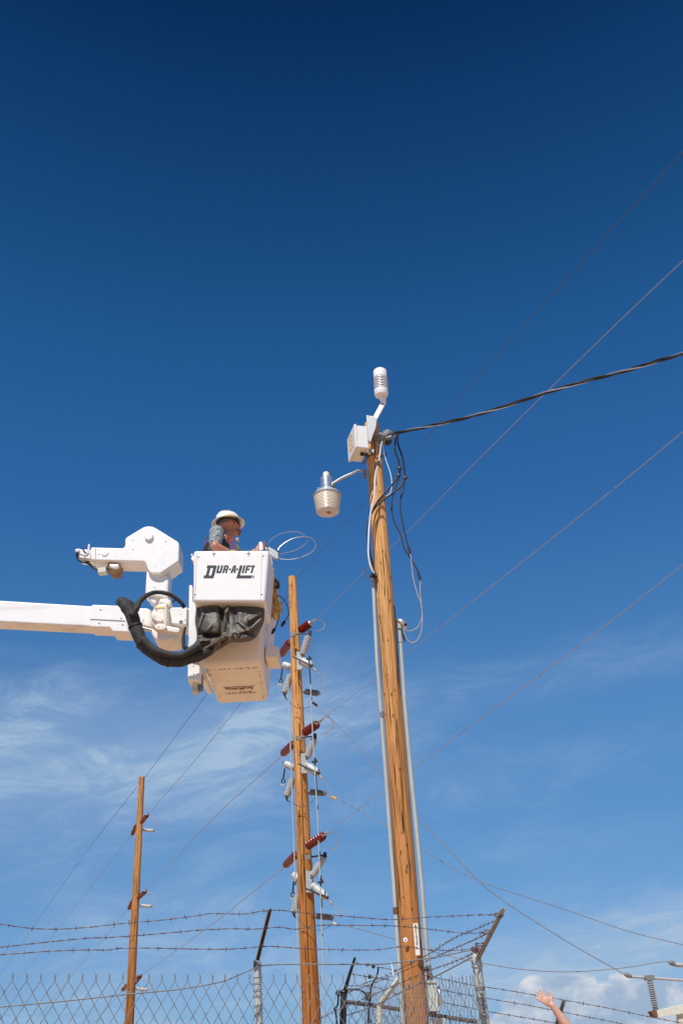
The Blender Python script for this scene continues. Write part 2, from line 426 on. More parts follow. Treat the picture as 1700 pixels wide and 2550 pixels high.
# ------------------------------------------------------------------ poles
def make_pole(pb, pt, Y, wb, wt, name, label, m, n_seg=28, group=None):
    B, T = W(*pb, Y), W(*pt, Y)
    rb, rt = size(wb, B) / 2, size(wt, T) / 2
    d = (T - B); k = -B.z / d.z; base = B + d * k; base.z = 0
    L = (T - base).length; LB = (B - base).length
    def rad(t):                                            # t metres along the pole
        return rb + (rt - rb) * (t - LB) / (L - LB)
    s = MB(); V = []; rings = 120
    for j in range(rings + 1):
        z = L * j / rings
        r = rad(z)
        for i in range(n_seg):
            a = 2 * math.pi * i / n_seg
            q = noise.noise(Vector((math.cos(a) * 1.6, math.sin(a) * 1.6, z * .35))) * .022 + noise.noise(Vector((math.cos(a) * 3, math.sin(a) * 3, z * 2.2 + 7))) * .018
            rr = r * (1 + q)
            V.append(Vector((math.cos(a) * rr, math.sin(a) * rr, z)))
    F = [(j * n_seg + i, j * n_seg + (i + 1) % n_seg, (j + 1) * n_seg + (i + 1) % n_seg, (j + 1) * n_seg + i) for j in range(rings) for i in range(n_seg)]
    F += [tuple(rings * n_seg + i for i in range(n_seg))]
    s._add(V, F)
    o = s.build(name, m, org=Vector(), label=label, cat='utility pole', group=group)
    o.rotation_mode = 'QUATERNION'; o.rotation_quaternion = d.to_track_quat('Z', 'Y'); o.location = base
    return dict(o=o, base=base, top=T, d=d.normalized(), L=L, rad=rad)
wood_main = wood('pole_wood_near', (.80, .455, .185), (.46, .19, .06), 9.5, (.085, .035, .014))
wood_mid = wood('pole_wood_middle', (.82, .43, .155), (.42, .15, .035), 11, (.09, .03, .010), .9)
wood_far = wood('pole_wood_far', (.66, .35, .13), (.36, .13, .032), 10.5, (.08, .028, .010), .8)
YM, YK, YL = 12.0, 21.0, 38.0
MAIN = make_pole((1038, 2550), (925, 1056), YM, 58, 36, 'utility_pole', 'nearest and thickest wooden pole, with conduits on both sides and instruments on its top', wood_main, 36, 'wooden utility poles')
MID = make_pole((776, 2550), (727.5, 1437), YK, 47, 19.5, 'utility_pole', 'middle wooden pole crowded with red and grey insulators, right of the lift bucket', wood_mid, 28, 'wooden utility poles')
LEFT = make_pole((322, 2550), (353.5, 1935), YL, 23, 14.5, 'utility_pole', 'farthest and thinnest wooden pole, at the left below the lift boom', wood_far, 20, 'wooden utility poles')
def at_main(t): return MAIN['base'] + MAIN['d'] * t

# the vertical plane of the power line: through the middle and the far pole
LP = MID['base'].copy(); ld = (LEFT['base'] - MID['base']); ld.z = 0; LN = Vector((ld.y, -ld.x, 0)).normalized()
def on_line(px, py, off=0.0): return WPL(px, py, LP + LN * off, LN)

def wire(name, P, r, m, label, cat='wire', group=None, n=8, seg=6):
    return MB().tube(smooth_path(P, n), r, seg).build(name, m, label=label, cat=cat, group=group)
def line_wire(pts, label, m=wire_m, rpx=.8, name='power_line', cat='power line', group='power lines to the upper right'):
    P = [on_line(*p) for p in pts]
    rr = [size(rpx, q) for q in P]
    Q = smooth_path(P, 8); n = len(Q)
    if pts[0][0] > 1700: Q = [Q[0] + (Q[0] - Q[1]).normalized() * 30] + Q        # the span runs on to the next pole
    if pts[-1][0] <= 0: Q = Q + [Q[-1] + (Q[-1] - Q[-2]).normalized() * 40]
    n = len(Q)
    k = [rr[min(len(rr) - 1, int(i / 8))] for i in range(n)]
    r = min(max(sum(rr) / len(rr), .003), .0085)
    return MB().tube(Q, r, 6).build(name, m, label=label, cat=cat, group=group)
line_wire([(1760, 315), (1700, 377), (1445, 655), (1193, 932), (1068, 1084), (916, 1241), (728, 1452)], 'thin dark ground wire, topmost wire, from the middle pole to the right edge', wire_dk, .7)
line_wire([(1760, 588), (1700, 648), (1530, 810), (1355, 981), (1180, 1155), (1014, 1323), (880, 1450), (785, 1543)], 'power line from the middle pole\'s top red insulator passing under the black cable', rpx=.8)
line_wire([(1760, 1030), (1700, 1075), (1518, 1225), (1260, 1431), (1003, 1635), (900, 1716), (803, 1790)], 'power line from the middle pole\'s second red insulator to the right edge')
line_wire([(1760, 1357), (1700, 1406), (1453, 1599), (1240, 1757), (1030, 1914), (920, 1993), (815, 2073)], 'lowest power line rising from the third red insulator to the right edge')
G2 = 'spans between the middle and far poles'
line_wire([(728, 1470), (620, 1607), (515, 1729), (361, 1937)], 'ground wire span running behind the bucket to the far pole top', wire_dk, .7, group=G2)
line_wire([(700, 1632), (591, 1762), (480, 1900), (367, 2030)], 'span behind the bucket to the far pole\'s upper red insulator', rpx=.7, group=G2)
line_wire([(704, 1880), (530, 2040), (362, 2220)], 'span from the second left red insulator to the far pole\'s middle insulator', rpx=.8, group=G2)
line_wire([(709, 2158), (520, 2308), (349, 2431)], 'span from the third left red insulator to the far pole\'s lowest insulator', rpx=.8, group=G2)
G3 = 'faint lines continuing left from the far pole'
line_wire([(341, 1960), (180, 2170), (0, 2430), (-60, 2520)], 'leftmost of the faint wires, sloping down from the far pole top', wire_dk, .7, group=G3)
line_wire([(330, 2077), (191, 2255), (55, 2430), (-30, 2545)], 'faint wire sloping down left from the far pole\'s upper insulator', rpx=.6, group=G3)
line_wire([(322, 2262), (230, 2370), (170, 2440), (60, 2580)], 'faint wire sloping down left from the far pole\'s middle insulator', rpx=.6, group=G3)
line_wire([(306, 2465), (200, 2590)], 'short faint wire leaving the far pole\'s lowest insulator', rpx=.6, group=G3)

# ------------------------------------------------------------------ insulators (each built once along +Z, length 1, radius 1)
def proto_red():
    r = thing('strain_insulator', Vector(), 'x', 'insulator')
    s = MB(); prof = [(.06, .35)]
    for i in range(6):
        z = .08 + i * .145
        prof += [(z, .50), (z + .03, .95), (z + .09, 1.0), (z + .115, .80), (z + .12, .50)]
    prof += [(.965, .86), (.985, .80), (.97, .3)]
    s.lathe(Vector(), Vector((0, 0, 1)), prof, 16); s.build('porcelain_sheds', red_m, r)
    MB().lathe(Vector(), Vector((0, 0, 1)), [(-.12, .12), (-.02, .2), (0, .3), (.075, .36)], 10).build('end_fitting', galv_dk, r)
    MB().lathe(Vector(), Vector((0, 0, 1)), [(.95, .40), (.98, .3), (1.0, .14), (1.22, .12)], 10).build('end_fitting', galv_dk, r)
    return r
def proto_ribbed(m=poly_m, n=13, capm=galv_dk):
    r = thing('arrester', Vector(), 'x', 'surge arrester')
    s = MB(); prof = [(.05, .62)]
    for i in range(n):
        z = .07 + i * (.86 / n)
        prof += [(z, .80), (z + .1 / n, 1.0), (z + .62 / n, .98), (z + .7 / n, .80)]
    prof += [(.95, .6)]
    s.lathe(Vector(), Vector((0, 0, 1)), prof, 14); s.build('ribbed_housing', m, r)
    MB().lathe(Vector(), Vector((0, 0, 1)), [(-.05, .3), (0, .62), (.07, .66)], 12).build('end_cap', capm, r)
    MB().lathe(Vector(), Vector((0, 0, 1)), [(.93, .66), (1.0, .6), (1.02, .25), (1.10, .22)], 12).build('end_cap', capm, r)
    return r
def proto_tank():
    r = thing('interrupter', Vector(), 'x', 'switch interrupter')
    MB().lathe(Vector(), Vector((0, 0, 1)), [(0, .45), (.02, .72), (.07, .93), (.15, 1.0), (.70, 1.0), (.84, .93), (.93, .75), (.985, .45), (1.0, .2)], 18).build('housing', poly_m, r)
    s = MB()
    for z in (.16, .22): s.lathe(Vector(), Vector((0, 0, 1)), [(z - .008, 1.0), (z - .008, 1.04), (z + .008, 1.04), (z + .008, 1.0)], 18, caps=False)
    s.build('band', galv_dk, r)
    MB().lathe(Vector(), Vector((0, 0, 1)), [(.965, .45), (1.0, .40), (1.08, .22), (1.12, .2)], 10).build('terminal', dark_m, r)
    return r
_protos = {}
def put(kind, p0, p1, wpx, label, group, name=None, cat=None):
    """stand an insulator between two points, its diameter wpx source pixels"""
    mk = {'red': proto_red, 'rib': proto_ribbed, 'tank': proto_tank, 'small': lambda: proto_ribbed(poly_dk, 8), 'pale': lambda: proto_ribbed(poly_m, 9)}[kind]
    if kind not in _protos: _protos[kind] = o = mk()
    else: o = copy_tree(_protos[kind])
    place(o, p0, p1, size(wpx, (p0 + p1) / 2) / 2)
    if name: o.name = name
    return tag(o, label, cat, group)

YF = YK - .22                                               # hardware stands in front of the pole's axis
LV = [  # pixel anchors of the three phases on the middle pole, top to bottom
 dict(n='top', red=((745, 1572), (771, 1553)), wire=((771, 1553), (785, 1543)), redl=((722, 1598), (700, 1630)),
      loop=[(785, 1543), (797, 1544), (808, 1552), (806, 1564), (797, 1569), (787, 1571)], br=((729, 1580), (772, 1576)),
      rib=((768, 1583), (753, 1633)), plate=(738, 1623, 752, 1667), tank=((747, 1644), (777, 1659)), rod=((728, 1635), (776, 1658)),
      chain=((779, 1661), (787, 1670)), jump=[(787, 1670), (800, 1684), (812, 1702), (805, 1713), (797, 1725)],
      tankl=((727, 1663), (702, 1654)), ribl=((724, 1679), (708, 1728)), rodl=((703, 1665), (699, 1692)), small=((757, 1722), (795, 1727)),
      drop=[(708, 1728), (711, 1737), (720, 1748), (729, 1757)]),
 dict(n='middle', red=((756, 1826), (790, 1803)), wire=((790, 1803), (803, 1790)), redl=((731, 1852), (705, 1876)),
      loop=[(803, 1790), (816, 1785), (827, 1795), (828, 1808), (821, 1820), (806, 1829)], br=((743, 1838), (784, 1833)),
      rib=((783, 1838), (764, 1888)), plate=(749, 1876, 765, 1925), tank=((761, 1905), (794, 1927)), rod=((743, 1902), (793, 1926)),
      chain=((796, 1930), (803, 1940)), jump=[(803, 1940), (812, 1955), (828, 1980)],
      tankl=((734, 1914), (707, 1900)), ribl=((729, 1938), (713, 1985)), rodl=((709, 1914), (705, 1940)), small=((768, 1972), (811, 1976)),
      drop=[(713, 1986), (716, 1994), (725, 1998), (735, 2004)]),
 dict(n='lowest', red=((763, 2108), (806, 2081)), wire=((806, 2081), (816, 2072)), redl=((738, 2127), (711, 2154)),
      loop=[(816, 2072), (830, 2073), (841, 2084), (843, 2096), (838, 2108), (826, 2117)], br=((766, 2135), (809, 2129)),
      rib=((808, 2132), (776, 2184)), plate=(761, 2167, 776, 2222), tank=((776, 2204), (815, 2236)), rod=((762, 2213), (812, 2234)),
      chain=((818, 2240), (827, 2250)), jump=[(827, 2250), (838, 2262), (849, 2276), (832, 2280)],
      tankl=((745, 2192), (728, 2175)), ribl=((742, 2226), (731, 2275)), rodl=((731, 2195), (729, 2222)), small=((785, 2281), (829, 2285)),
      drop=[(731, 2276), (735, 2284), (742, 2290)]),
]
for q in LV:
    n = q['n']; GR = 'red strain insulators on the middle pole'
    put('red', W(*q['red'][0], YF - .05), on_line(*q['red'][1]), 22, f'oxblood strain insulator right of the middle pole, {n} of three on that side', GR)
    put('red', W(*q['redl'][0], YK + .12), on_line(*q['redl'][1]), 20, f'oxblood strain insulator left of the middle pole, {n} of three on that side', GR)
    A, B = on_line(*q['wire'][0]), on_line(*q['wire'][1])
    MB().tube([A, lerp(A, B, .4), lerp(A, B, .5), B], [.012, .03, .03, .022], 8).build('wire_clamp', galv, label=f'galvanised dead-end clamp at the tip of the {n} right red insulator', cat='clamp', group='dead-end clamps')
    wire('jumper_loop', [on_line(*p) for p in q['loop']], .011, alu, f'bright jumper loop curling beside the {n} right red insulator', 'jumper wire', 'bright jumper loops')
    a, b = W(*q['br'][0], YF - .1), W(*q['br'][1], YF - .18)
    t = thing('bracket_arm', a, f'dark steel arm holding the {n} white ribbed arrester at the middle pole', 'bracket', 'arrester brackets')
    MB().tube([a, b], .016, 8).build('arm_rod', dark_m, t)
    MB().box(a, (.05, .03, .045)).build('pole_clamp', galv_dk, t); MB().box(b, (.035, .03, .05)).build('end_clamp', dark_m, t)
    put('rib', W(*q['rib'][0], YF - .16), W(*q['rib'][1], YF - .12), 18.5, f'white ribbed arrester leaning right of the middle pole, {n} one', 'ribbed arresters right of the pole')
    x0, y0, x1, y1 = q['plate']
    pl = MB().prism([W(x0, y0, YF), W(x1, y0, YF), W(x1 + 1, y1, YF), W(x0 + 1, y1, YF)], Vector((0, .08, 0))).build('mounting_plate', galv, label=f'flat grey mounting plate on the middle pole beside the {n} interrupter', cat='plate', group='mounting plates')
    put('tank', W(*q['tank'][0], YF - .12), W(*q['tank'][1], YF - .25), 21, f'light grey capsule interrupter on the right of the middle pole, {n} one', 'capsule interrupters right of the pole')
    MB().tube([W(*q['rod'][0], YF - .2), W(*q['rod'][1], YF - .42)], .017, 8).build('operating_rod', dark_m, label=f'black rod crossing the {n} right capsule interrupter', cat='rod', group='black rods across the interrupters')
    c0, c1 = W(*q['chain'][0], YF - .28), W(*q['chain'][1], YF - .3)
    s = MB()
    for i in range(5): s.ball(lerp(c0, c1, i / 4), .02 + .008 * (i > 2), u=8, v=5)
    s.build('terminal_clamp', alu, label=f'small bright terminal clamp below the {n} right interrupter', cat='clamp', group='terminal clamps')
    wire('jumper_wire', [W(x, y, YF - .3) for x, y in q['jump']], .008, wire_m, f'thin jumper from the {n} right interrupter down to the post insulator', 'jumper wire', 'thin jumpers')
    put('tank', W(*q['tankl'][0], YK + .25), W(*q['tankl'][1], YK + .3), 18, f'light grey capsule interrupter on the left of the middle pole, {n} one', 'capsule interrupters left of the pole')
    put('rib', W(*q['ribl'][0], YK + .2), W(*q['ribl'][1], YK + .2), 18, f'white ribbed arrester hanging left of the middle pole, {n} one', 'ribbed arresters left of the pole')
    a, b = W(*q['rodl'][0], YK + .25), W(*q['rodl'][1], YK + .25)
    t = thing('switch_link', a, f'dark link with a ring hanging left of the middle pole, {n} one', 'switch link', 'links left of the pole')
    MB().tube([a, b], .017, 8).build('link_rod', dark_m, t)
    ring = [b + Vector((math.cos(k * math.pi / 5) * .035, 0, math.sin(k * math.pi / 5) * .045 - .04)) for k in range(11)]
    MB().tube(ring, .014, 6, cap=False).build('ring', dark_m, t)
    MB().box(b + Vector((-.02, 0, -.12)), (.05, .03, .018)).build('contact', alu, t)
    put('small', W(*q['small'][0], YK), W(*q['small'][1], YK - .1), 15, f'horizontal grey post insulator on the right of the middle pole, {n} one', 'post insulators', name='post_insulator', cat='insulator')
    pts = [W(x, y, YK + .2) for x, y in q['drop']]
    MB().tube(smooth_path(pts), [.025 - .02 * min(1, i / 10) for i in range(len(smooth_path(pts)))], 8).build('lead_wire', dark_m, label=f'dark lead curling from the foot of the {n} left arrester to the pole', cat='wire', group='arrester leads')
# capped disc in front of the top insulator (grey weathered shed)
MB().lathe(on_line(767, 1556), on_line(772, 1552), [(-.2, .02), (0, .085), (.4, .085), (.8, .05), (1, .02)], 18).build('insulator_cap', galv, label='round grey cap on the tip of the top right red insulator', cat='cap')
# operating rods down the pole
def rod_line(pts, Y, rpx, label, bands):
    P = [W(x, y, Y) for x, y in pts]; t = thing('operating_pipe', P[-1], label, 'rod', 'operating pipes beside the middle pole')
    ex = P[-1] + (P[-1] - P[-2]) * ((P[-1].z - .8) / max(.1, P[-2].z - P[-1].z))
    MB().tube(P + [ex], size(rpx, P[0]) / 2, 8).build('pipe', conduit_m, t)
    for (x0, y0), (x1, y1) in bands: MB().tube([W(x0, y0, Y), W(x1, y1, Y)], size(rpx, P[0]) / 2 * 1.12, 8).build('dark_sleeve', splice_m, t)
    return t
rod_line([(769, 1640), (773, 1705), (778.5, 1830), (784, 1925), (791, 2040), (797, 2200), (803, 2370), (808, 2550)], YK - .75, 3.0, 'long grey operating pipe right of the middle pole with dark sleeves',
         [((769.5, 1648), (773, 1704)), ((775, 1736), (776, 1744)), ((783.5, 1886), (784.5, 1900)), ((786, 1928), (788, 1968)), ((790, 2006), (791, 2016)), ((796, 2121), (796.5, 2128)), ((799, 2180), (799.5, 2200)), ((800, 2238), (801, 2260)), ((802, 2326), (803, 2332))])
rod_line([(716.5, 1682), (719, 1750), (724, 1880), (729, 2040), (736, 2210), (742, 2370), (746, 2550)], YK - .7, 3.0, 'long grey operating pipe left of the middle pole', [((735.5, 2195), (736, 2205))])
def cross_clamp(px, py, Y, lab):
    c = W(px, py, Y); s = MB(); s.tube([c + Vector((0, 0, -.07)), c + Vector((0, 0, .07))], .016, 6); s.box(c, (.06, .02, .016)); s.box(c + Vector((.02, 0, .03)), (.025, .02, .02))
    s.build('rod_clamp', dark_m, label=lab, cat='clamp', group='crossed rod clamps')
cross_clamp(769, 1641, YK - .76, 'dark crossed clamp at the top of the right operating pipe')
cross_clamp(783.5, 1897, YK - .76, 'dark crossed clamp on the right pipe beside the middle interrupter')
cross_clamp(798.5, 2197, YK - .76, 'dark crossed clamp on the right pipe beside the lowest interrupter')
# ground wire tie and small loops
wire('tie_wire', [W(x, y, YK - .12) for x, y in [(728, 1452), (716, 1464), (712, 1480), (716, 1497), (724, 1503)]], .006, wire_dk, 'thin wire tie at the top of the middle pole', 'wire')
wire('grounding_wire', [W(x, y, YK - .25) for x, y in [(729, 1757), (745, 1764), (760, 1763), (776, 1758)]], .007, wire_dk, 'thin dark wire sagging behind the pipes under the top arrester', 'wire')
wire('grounding_wire', [W(x, y, YK - .25) for x, y in [(735, 2004), (755, 2010), (775, 1997), (788, 1984)]], .007, wire_dk, 'thin dark wire sagging under the middle post insulator', 'wire')
wire('grounding_wire', [W(x, y, YK - .25) for x, y in [(742, 2290), (770, 2312), (800, 2315), (818, 2307), (828, 2300)]], .007, wire_dk, 'thin dark wire sagging under the lowest post insulator', 'wire')
# splice blocks at the post insulators
for (a, b, m_, lb) in [((778, 1749), (789, 1757), dark_m, 'dark clamp where the long tap wire leaves the upper post insulator'), ((825, 1984), (837, 1990), brass_m, 'brassy clamp beyond the middle post insulator'), ((825, 2297), (837, 2302), alu, 'bright clamp hanging under the lowest post insulator')]:
    A, B = W(*a, YK - .35), W(*b, YK - .35); MB().tube([A, B], .028, 8).build('tap_clamp', m_, label=lb, cat='clamp', group='tap clamps')
wire('tap_link', PL([(797, 1727), (788, 1735), (783, 1751)], YK - .35), .008, wire_m, 'short link between the upper post insulator and its tap clamp', 'wire')
wire('tap_link', PL([(811, 1976), (827, 1985)], YK - .35), .01, alu, 'short bright link beyond the middle post insulator', 'wire')
wire('tap_link', PL([(827, 2287), (827, 2298)], YK - .35), .01, wire_dk, 'short dark link under the lowest post insulator', 'wire')
# taps going down right to the substation bus
YB = 19.0
wire('tap_wire', PL([(786, 1754), (830, 1795), (900, 1868), (954, 1935), (1046, 2044), (1130, 2130), (1225, 2223), (1400, 2338), (1555, 2427)], YK - .35, YB), .0085, tap_m, 'upper tap wire descending behind the near pole to the substation bar at right', 'wire', 'tap wires to the substation')
wire('tap_wire', PL([(836, 1987), (905, 2024), (965, 2060), (1052, 2114), (1130, 2164), (1225, 2206), (1409, 2266), (1560, 2318), (1700, 2353), (1760, 2368)], YK - .35, YB), .0075, tap_m, 'middle tap wire, sagging to the right edge without meeting a bar', 'wire', 'tap wires to the substation')
wire('tap_wire', PL([(836, 2300), (900, 2315), (985, 2340), (1115, 2380), (1200, 2398), (1300, 2414), (1420, 2420), (1550, 2410), (1640, 2396), (1665, 2395)], YK - .35, YB + 1), .008, tap_m, 'lowest tap wire, nearly level past the corner fence post', 'wire', 'tap wires to the substation')

# far pole hardware
FL = [dict(n='upper', red=((352, 2049), (367, 2030)), redl=((340, 2055), (330, 2077)), g=((357, 2067), (384, 2068.5)), j=[(367, 2030), (383, 2038), (394, 2052), (393, 2062), (387, 2068)]),
      dict(n='middle', red=((344, 2237), (362, 2220)), redl=((331, 2243), (322, 2262)), g=((350, 2255), (378, 2257)), j=[(362, 2220), (378, 2225), (388, 2238), (384, 2249), (379, 2257)]),
      dict(n='lowest', red=((336, 2449), (350, 2430)), redl=((318, 2453), (306, 2465)), g=((340, 2462), (368, 2465)), j=[(350, 2430), (364, 2437), (380, 2448), (376, 2460), (368, 2465)])]
for q in FL:
    n = q['n']
    put('red', W(*q['red'][0], YL - .25), on_line(*q['red'][1]), 11, f'small dark red insulator right of the far pole, {n} one', 'red insulators on the far pole')
    put('red', W(*q['redl'][0], YL + .2), on_line(*q['redl'][1]), 10.5, f'small dark red insulator left of the far pole, {n} one', 'red insulators on the far pole')
    put('pale', W(*q['g'][0], YL - .1), W(*q['g'][1], YL - .2), 8, f'pale horizontal post insulator on the far pole, {n} one', 'pale post insulators on the far pole', name='post_insulator', cat='insulator')
    wire('jumper_wire', [W(x, y, YL - .3) for x, y in q['j']], .013, wire_m, f'thin jumper looping beside the {n} insulators of the far pole', 'jumper wire', 'jumpers on the far pole')

# ------------------------------------------------------------------ near pole: service cable, conduits, lamp, box, sensor, tag
YS = YM - .1
# twisted service drop: two black conductors round a bare neutral
path = smooth_path(PL([(975, 1084), (992, 1077), (1060, 1063), (1149, 1043), (1250, 1014), (1355, 979), (1470, 946), (1572, 919), (1640, 898), (1700, 880), (1790, 850)], YM - .1, 8.6), 16)
for _ in range(240): path.append(path[-1] + (path[-1] - path[-2]).normalized() * .06)
t = thing('service_cable', path[0], 'thick twisted black and silver overhead cable running right from the near pole top', 'cable')
def twist(path, r, turns, ph):
    out = []; L = 0; k = MB()
    for i, p in enumerate(path):
        d = (path[min(i + 1, len(path) - 1)] - path[max(i - 1, 0)]).normalized(); x, y = k.frame(d)
        if i: L += (p - path[i - 1]).length
        a = ph + L * turns; out.append(p + (x * math.cos(a) + y * math.sin(a)) * r)
    return out
for m_, ph, nm in ((black_m, 0, 'conductor'), (black_m, 2.1, 'conductor'), (alu, 4.2, 'bare_neutral')):
    MB().tube(twist(path, .0135, 6.5, ph), .0115 if nm == 'conductor' else .008, 7).build(nm, m_, t)
# spool insulator and bracket holding it
c = W(952, 1090, YM - .12)
t = thing('cable_bracket', c, 'grey spool insulator in a bracket that holds the service cable at the near pole', 'bracket')
MB().lathe(W(944, 1093, YM - .2), W(968, 1082, YM - .05), [(0, .03), (.02, .075), (.2, .08), (.35, .05), (.6, .05), (.75, .085), (.95, .08), (1, .03)], 16).build('spool', galv_dk, t)
MB().prism(PL([(933, 1090), (951, 1088), (952, 1103), (936, 1108)], YM - .14), Vector((0, .05, 0))).build('clevis', galv, t)
MB().tube(PL([(958, 1092), (975, 1085), (984, 1083)], YM - .12), .012, 8).build('dead_end', alu, t)
MB().lathe(W(958, 1104, YM), W(970, 1092, YM), [(0, .02), (.1, .06), (.6, .07), (1, .04)], 12).build('spool_back', dark_m, t)
# white ground lead along the pole
YC = YM - .30
wire('white_lead', PL([(963, 1088), (950, 1103), (945, 1135), (940, 1160)], YM - .16, YC), .007, white_cable, 'thin bare lead running from the cable bracket down onto the near pole', 'wire')
wire('white_lead', PL([(940, 1160), (934, 1185), (931, 1235), (923, 1275), (919, 1310), (917, 1345), (917, 1380), (921, 1405), (930, 1428)], YC, YM - .15), .013, white_cable, 'white cable clipped down the front of the near pole from its top', 'cable')
MB().tube(PL([(942, 1148), (939.5, 1160)], YC), .018, 8).build('splice', splice_m, label='short black splice at the top of the white cable on the near pole', cat='splice')
wire('white_loop', PL([(952, 1103), (955, 1125), (962, 1150), (972, 1180), (975, 1206), (971, 1228), (961, 1236)], YM - .1), .0065, white_cable, 'loose thin white wire looping in the air right of the near pole top', 'wire')
# black drip loops
wire('drip_cable', PL([(988, 1082), (984, 1100), (983, 1123), (991, 1145), (994.5, 1168), (993, 1184), (973, 1210), (951, 1235), (935, 1257), (927, 1274), (918, 1295), (914, 1330), (917, 1368), (925, 1395), (927, 1425)], YM - .2, YM - .12), .0135, black_m, 'left black drip cable that loops back under the lamp side of the near pole', 'cable', 'black drip cables')
wire('drip_cable', PL([(990, 1082), (991, 1107), (1000, 1134), (1005.5, 1163), (1007.5, 1190), (998, 1210), (973, 1231), (948, 1249), (931, 1268), (923, 1282), (917, 1310), (916, 1345), (921, 1380), (928, 1405), (928, 1430)], YM - .25, YM - .15), .0135, black_m, 'right black drip cable crossing the near pole to its left side', 'cable', 'black drip cables')
for (x, y, lb) in ((994.5, 1166, 'upper left'), (992, 1184, 'lower left'), (1008, 1190, 'right')):
    c = W(x, y, YM - .22); MB().ball(c, (.035, .022, .035), u=8, v=6).build('cable_connector', splice_m, label=f'small black connector lump, {lb} of three under the service cable', cat='connector', group='connectors on the drip cables')
def spliced(a, sp, b, lab, Y):
    P0 = PL(a, Y); P1 = PL(b, Y); t = thing('entrance_cable', P0[0], lab, 'cable', 'cables looping into the weatherhead')
    MB().tube(smooth_path(P0), .0105, 7).build('black_cable', black_m, t); MB().tube(PL(sp, Y), .019, 8).build('splice', splice_m, t); MB().tube(smooth_path(P1), .0085, 7).build('grey_cable', grey_cable, t)
spliced([(993, 1184), (985, 1215), (977.5, 1235), (975, 1269.6), (983, 1303), (998, 1333), (1005.6, 1364), (1021, 1389), (1039, 1420), (1042, 1428)], [(1041, 1427), (1046, 1444)],
        [(1046, 1444), (1046, 1479), (1050, 1512), (1051.5, 1530), (1044, 1555), (1036, 1565), (1023, 1571), (1012, 1571), (1005, 1563)], 'outer spliced cable, black above and grey below, looping into the weatherhead', YM - .1)
spliced([(1007, 1200), (1003, 1225), (998, 1239), (996.7, 1269.6), (1003, 1308), (1009, 1335), (1016, 1361)], [(1016, 1361), (1021, 1378)],
        [(1021, 1378), (1024, 1400), (1028, 1438), (1038, 1476), (1048, 1505), (1051, 1535), (1049, 1570), (1040, 1592), (1026, 1601), (1013, 1592), (1007, 1580), (1004, 1566)], 'inner spliced cable, black above and grey below, looping lowest under the weatherhead', YM - .14)
wire('thin_lead', PL([(994, 1190), (996, 1220), (990, 1245), (975, 1262), (961, 1266)], YM - .08), .004, wire_dk, 'thin dark wire curving back to the near pole below the drip cables', 'wire')
# conduits
def conduit(pts, Y, rpx, lab, joints=()):
    P = [W(x, y, Y) for x, y in pts]; t = thing('conduit', P[-1], lab, 'conduit', 'conduits up the near pole'); r = size(rpx, P[0]) / 2
    MB().tube(P, r, 14).build('pipe', conduit_m, t)
    for x, y, m_ in joints:
        c = W(x, y, Y); d = (P[1] - P[0]).normalized(); MB().tube([c - d * .035, c + d * .035], r * 1.2, 14).build('coupling', m_, t)
    return t, P
gz = W(1003, 2550, YM - .05); low = gz + (gz - W(980, 2200, YM - .05)) * .9
tL, PLc = conduit([(928, 1434), (938, 1640), (958, 1900), (980, 2200), (1003, 2550)], YM - .02, 9.0, 'grey conduit up the left side of the near pole, ending below the white cable', [(950, 1780, galv_dk), (984, 2268, rust_m)])
MB().tube([PLc[-1], Vector((PLc[-1].x + (PLc[-1].x - PLc[-2].x) * .9, PLc[-1].y, 0))], size(9, PLc[0]) / 2, 14).build('pipe', conduit_m, tL)
MB().box(W(929, 1433, YM - .1), (.05, .03, .02)).build('clamp', dark_m, tL)
MB().tube(smooth_path(PL([(925, 1436), (914, 1440), (908, 1430), (911, 1418), (917, 1414)], YM - .05)), .005, 6).build('pigtail', wire_dk, tL)
tR, PRc = conduit([(994, 1565), (1008, 1760), (1022, 1920), (1034, 2040), (1049, 2200), (1063, 2380), (1070, 2437)], YM - .02, 10.5, 'grey conduit up the right side of the near pole, topped by the weatherhead', [(996, 1594, galv), (1069, 2432, rust_m), (1066, 2412, galv_dk)])
# weatherhead
t = thing('weatherhead', W(994, 1563, YM), 'pale metal weatherhead hood on the right conduit with cables entering it', 'weatherhead')
rot = Matrix.Rotation(R(35), 3, 'Y')
MB().ball(W(1000, 1552, YM - .02), (.085, .07, .05), rot, u=16, v=8).build('hood', alu, t)
MB().lathe(W(994, 1567, YM - .02), W(994, 1548, YM - .02), [(0, .042), (.9, .045), (1, .03)], 14).build('neck', galv, t)
MB().ball(W(1008, 1556, YM - .04), (.030, .045, .022), rot, u=12, v=6).build('mouth', black_m, t)
for a in ([(1003, 1565), (1006, 1585), (1007.5, 1597)], [(999, 1567), (1003, 1585), (1008, 1599)]): MB().tube(PL(a, YM - .1), .008, 6).build('lead', black_m, t)
wire('black_lead', PL([(981, 1508), (984, 1540), (986, 1580), (989, 1640), (992, 1700)], YM - .1, YM - .1), .009, black_m, 'black cable stapled down the right edge of the near pole beside the weatherhead', 'cable')
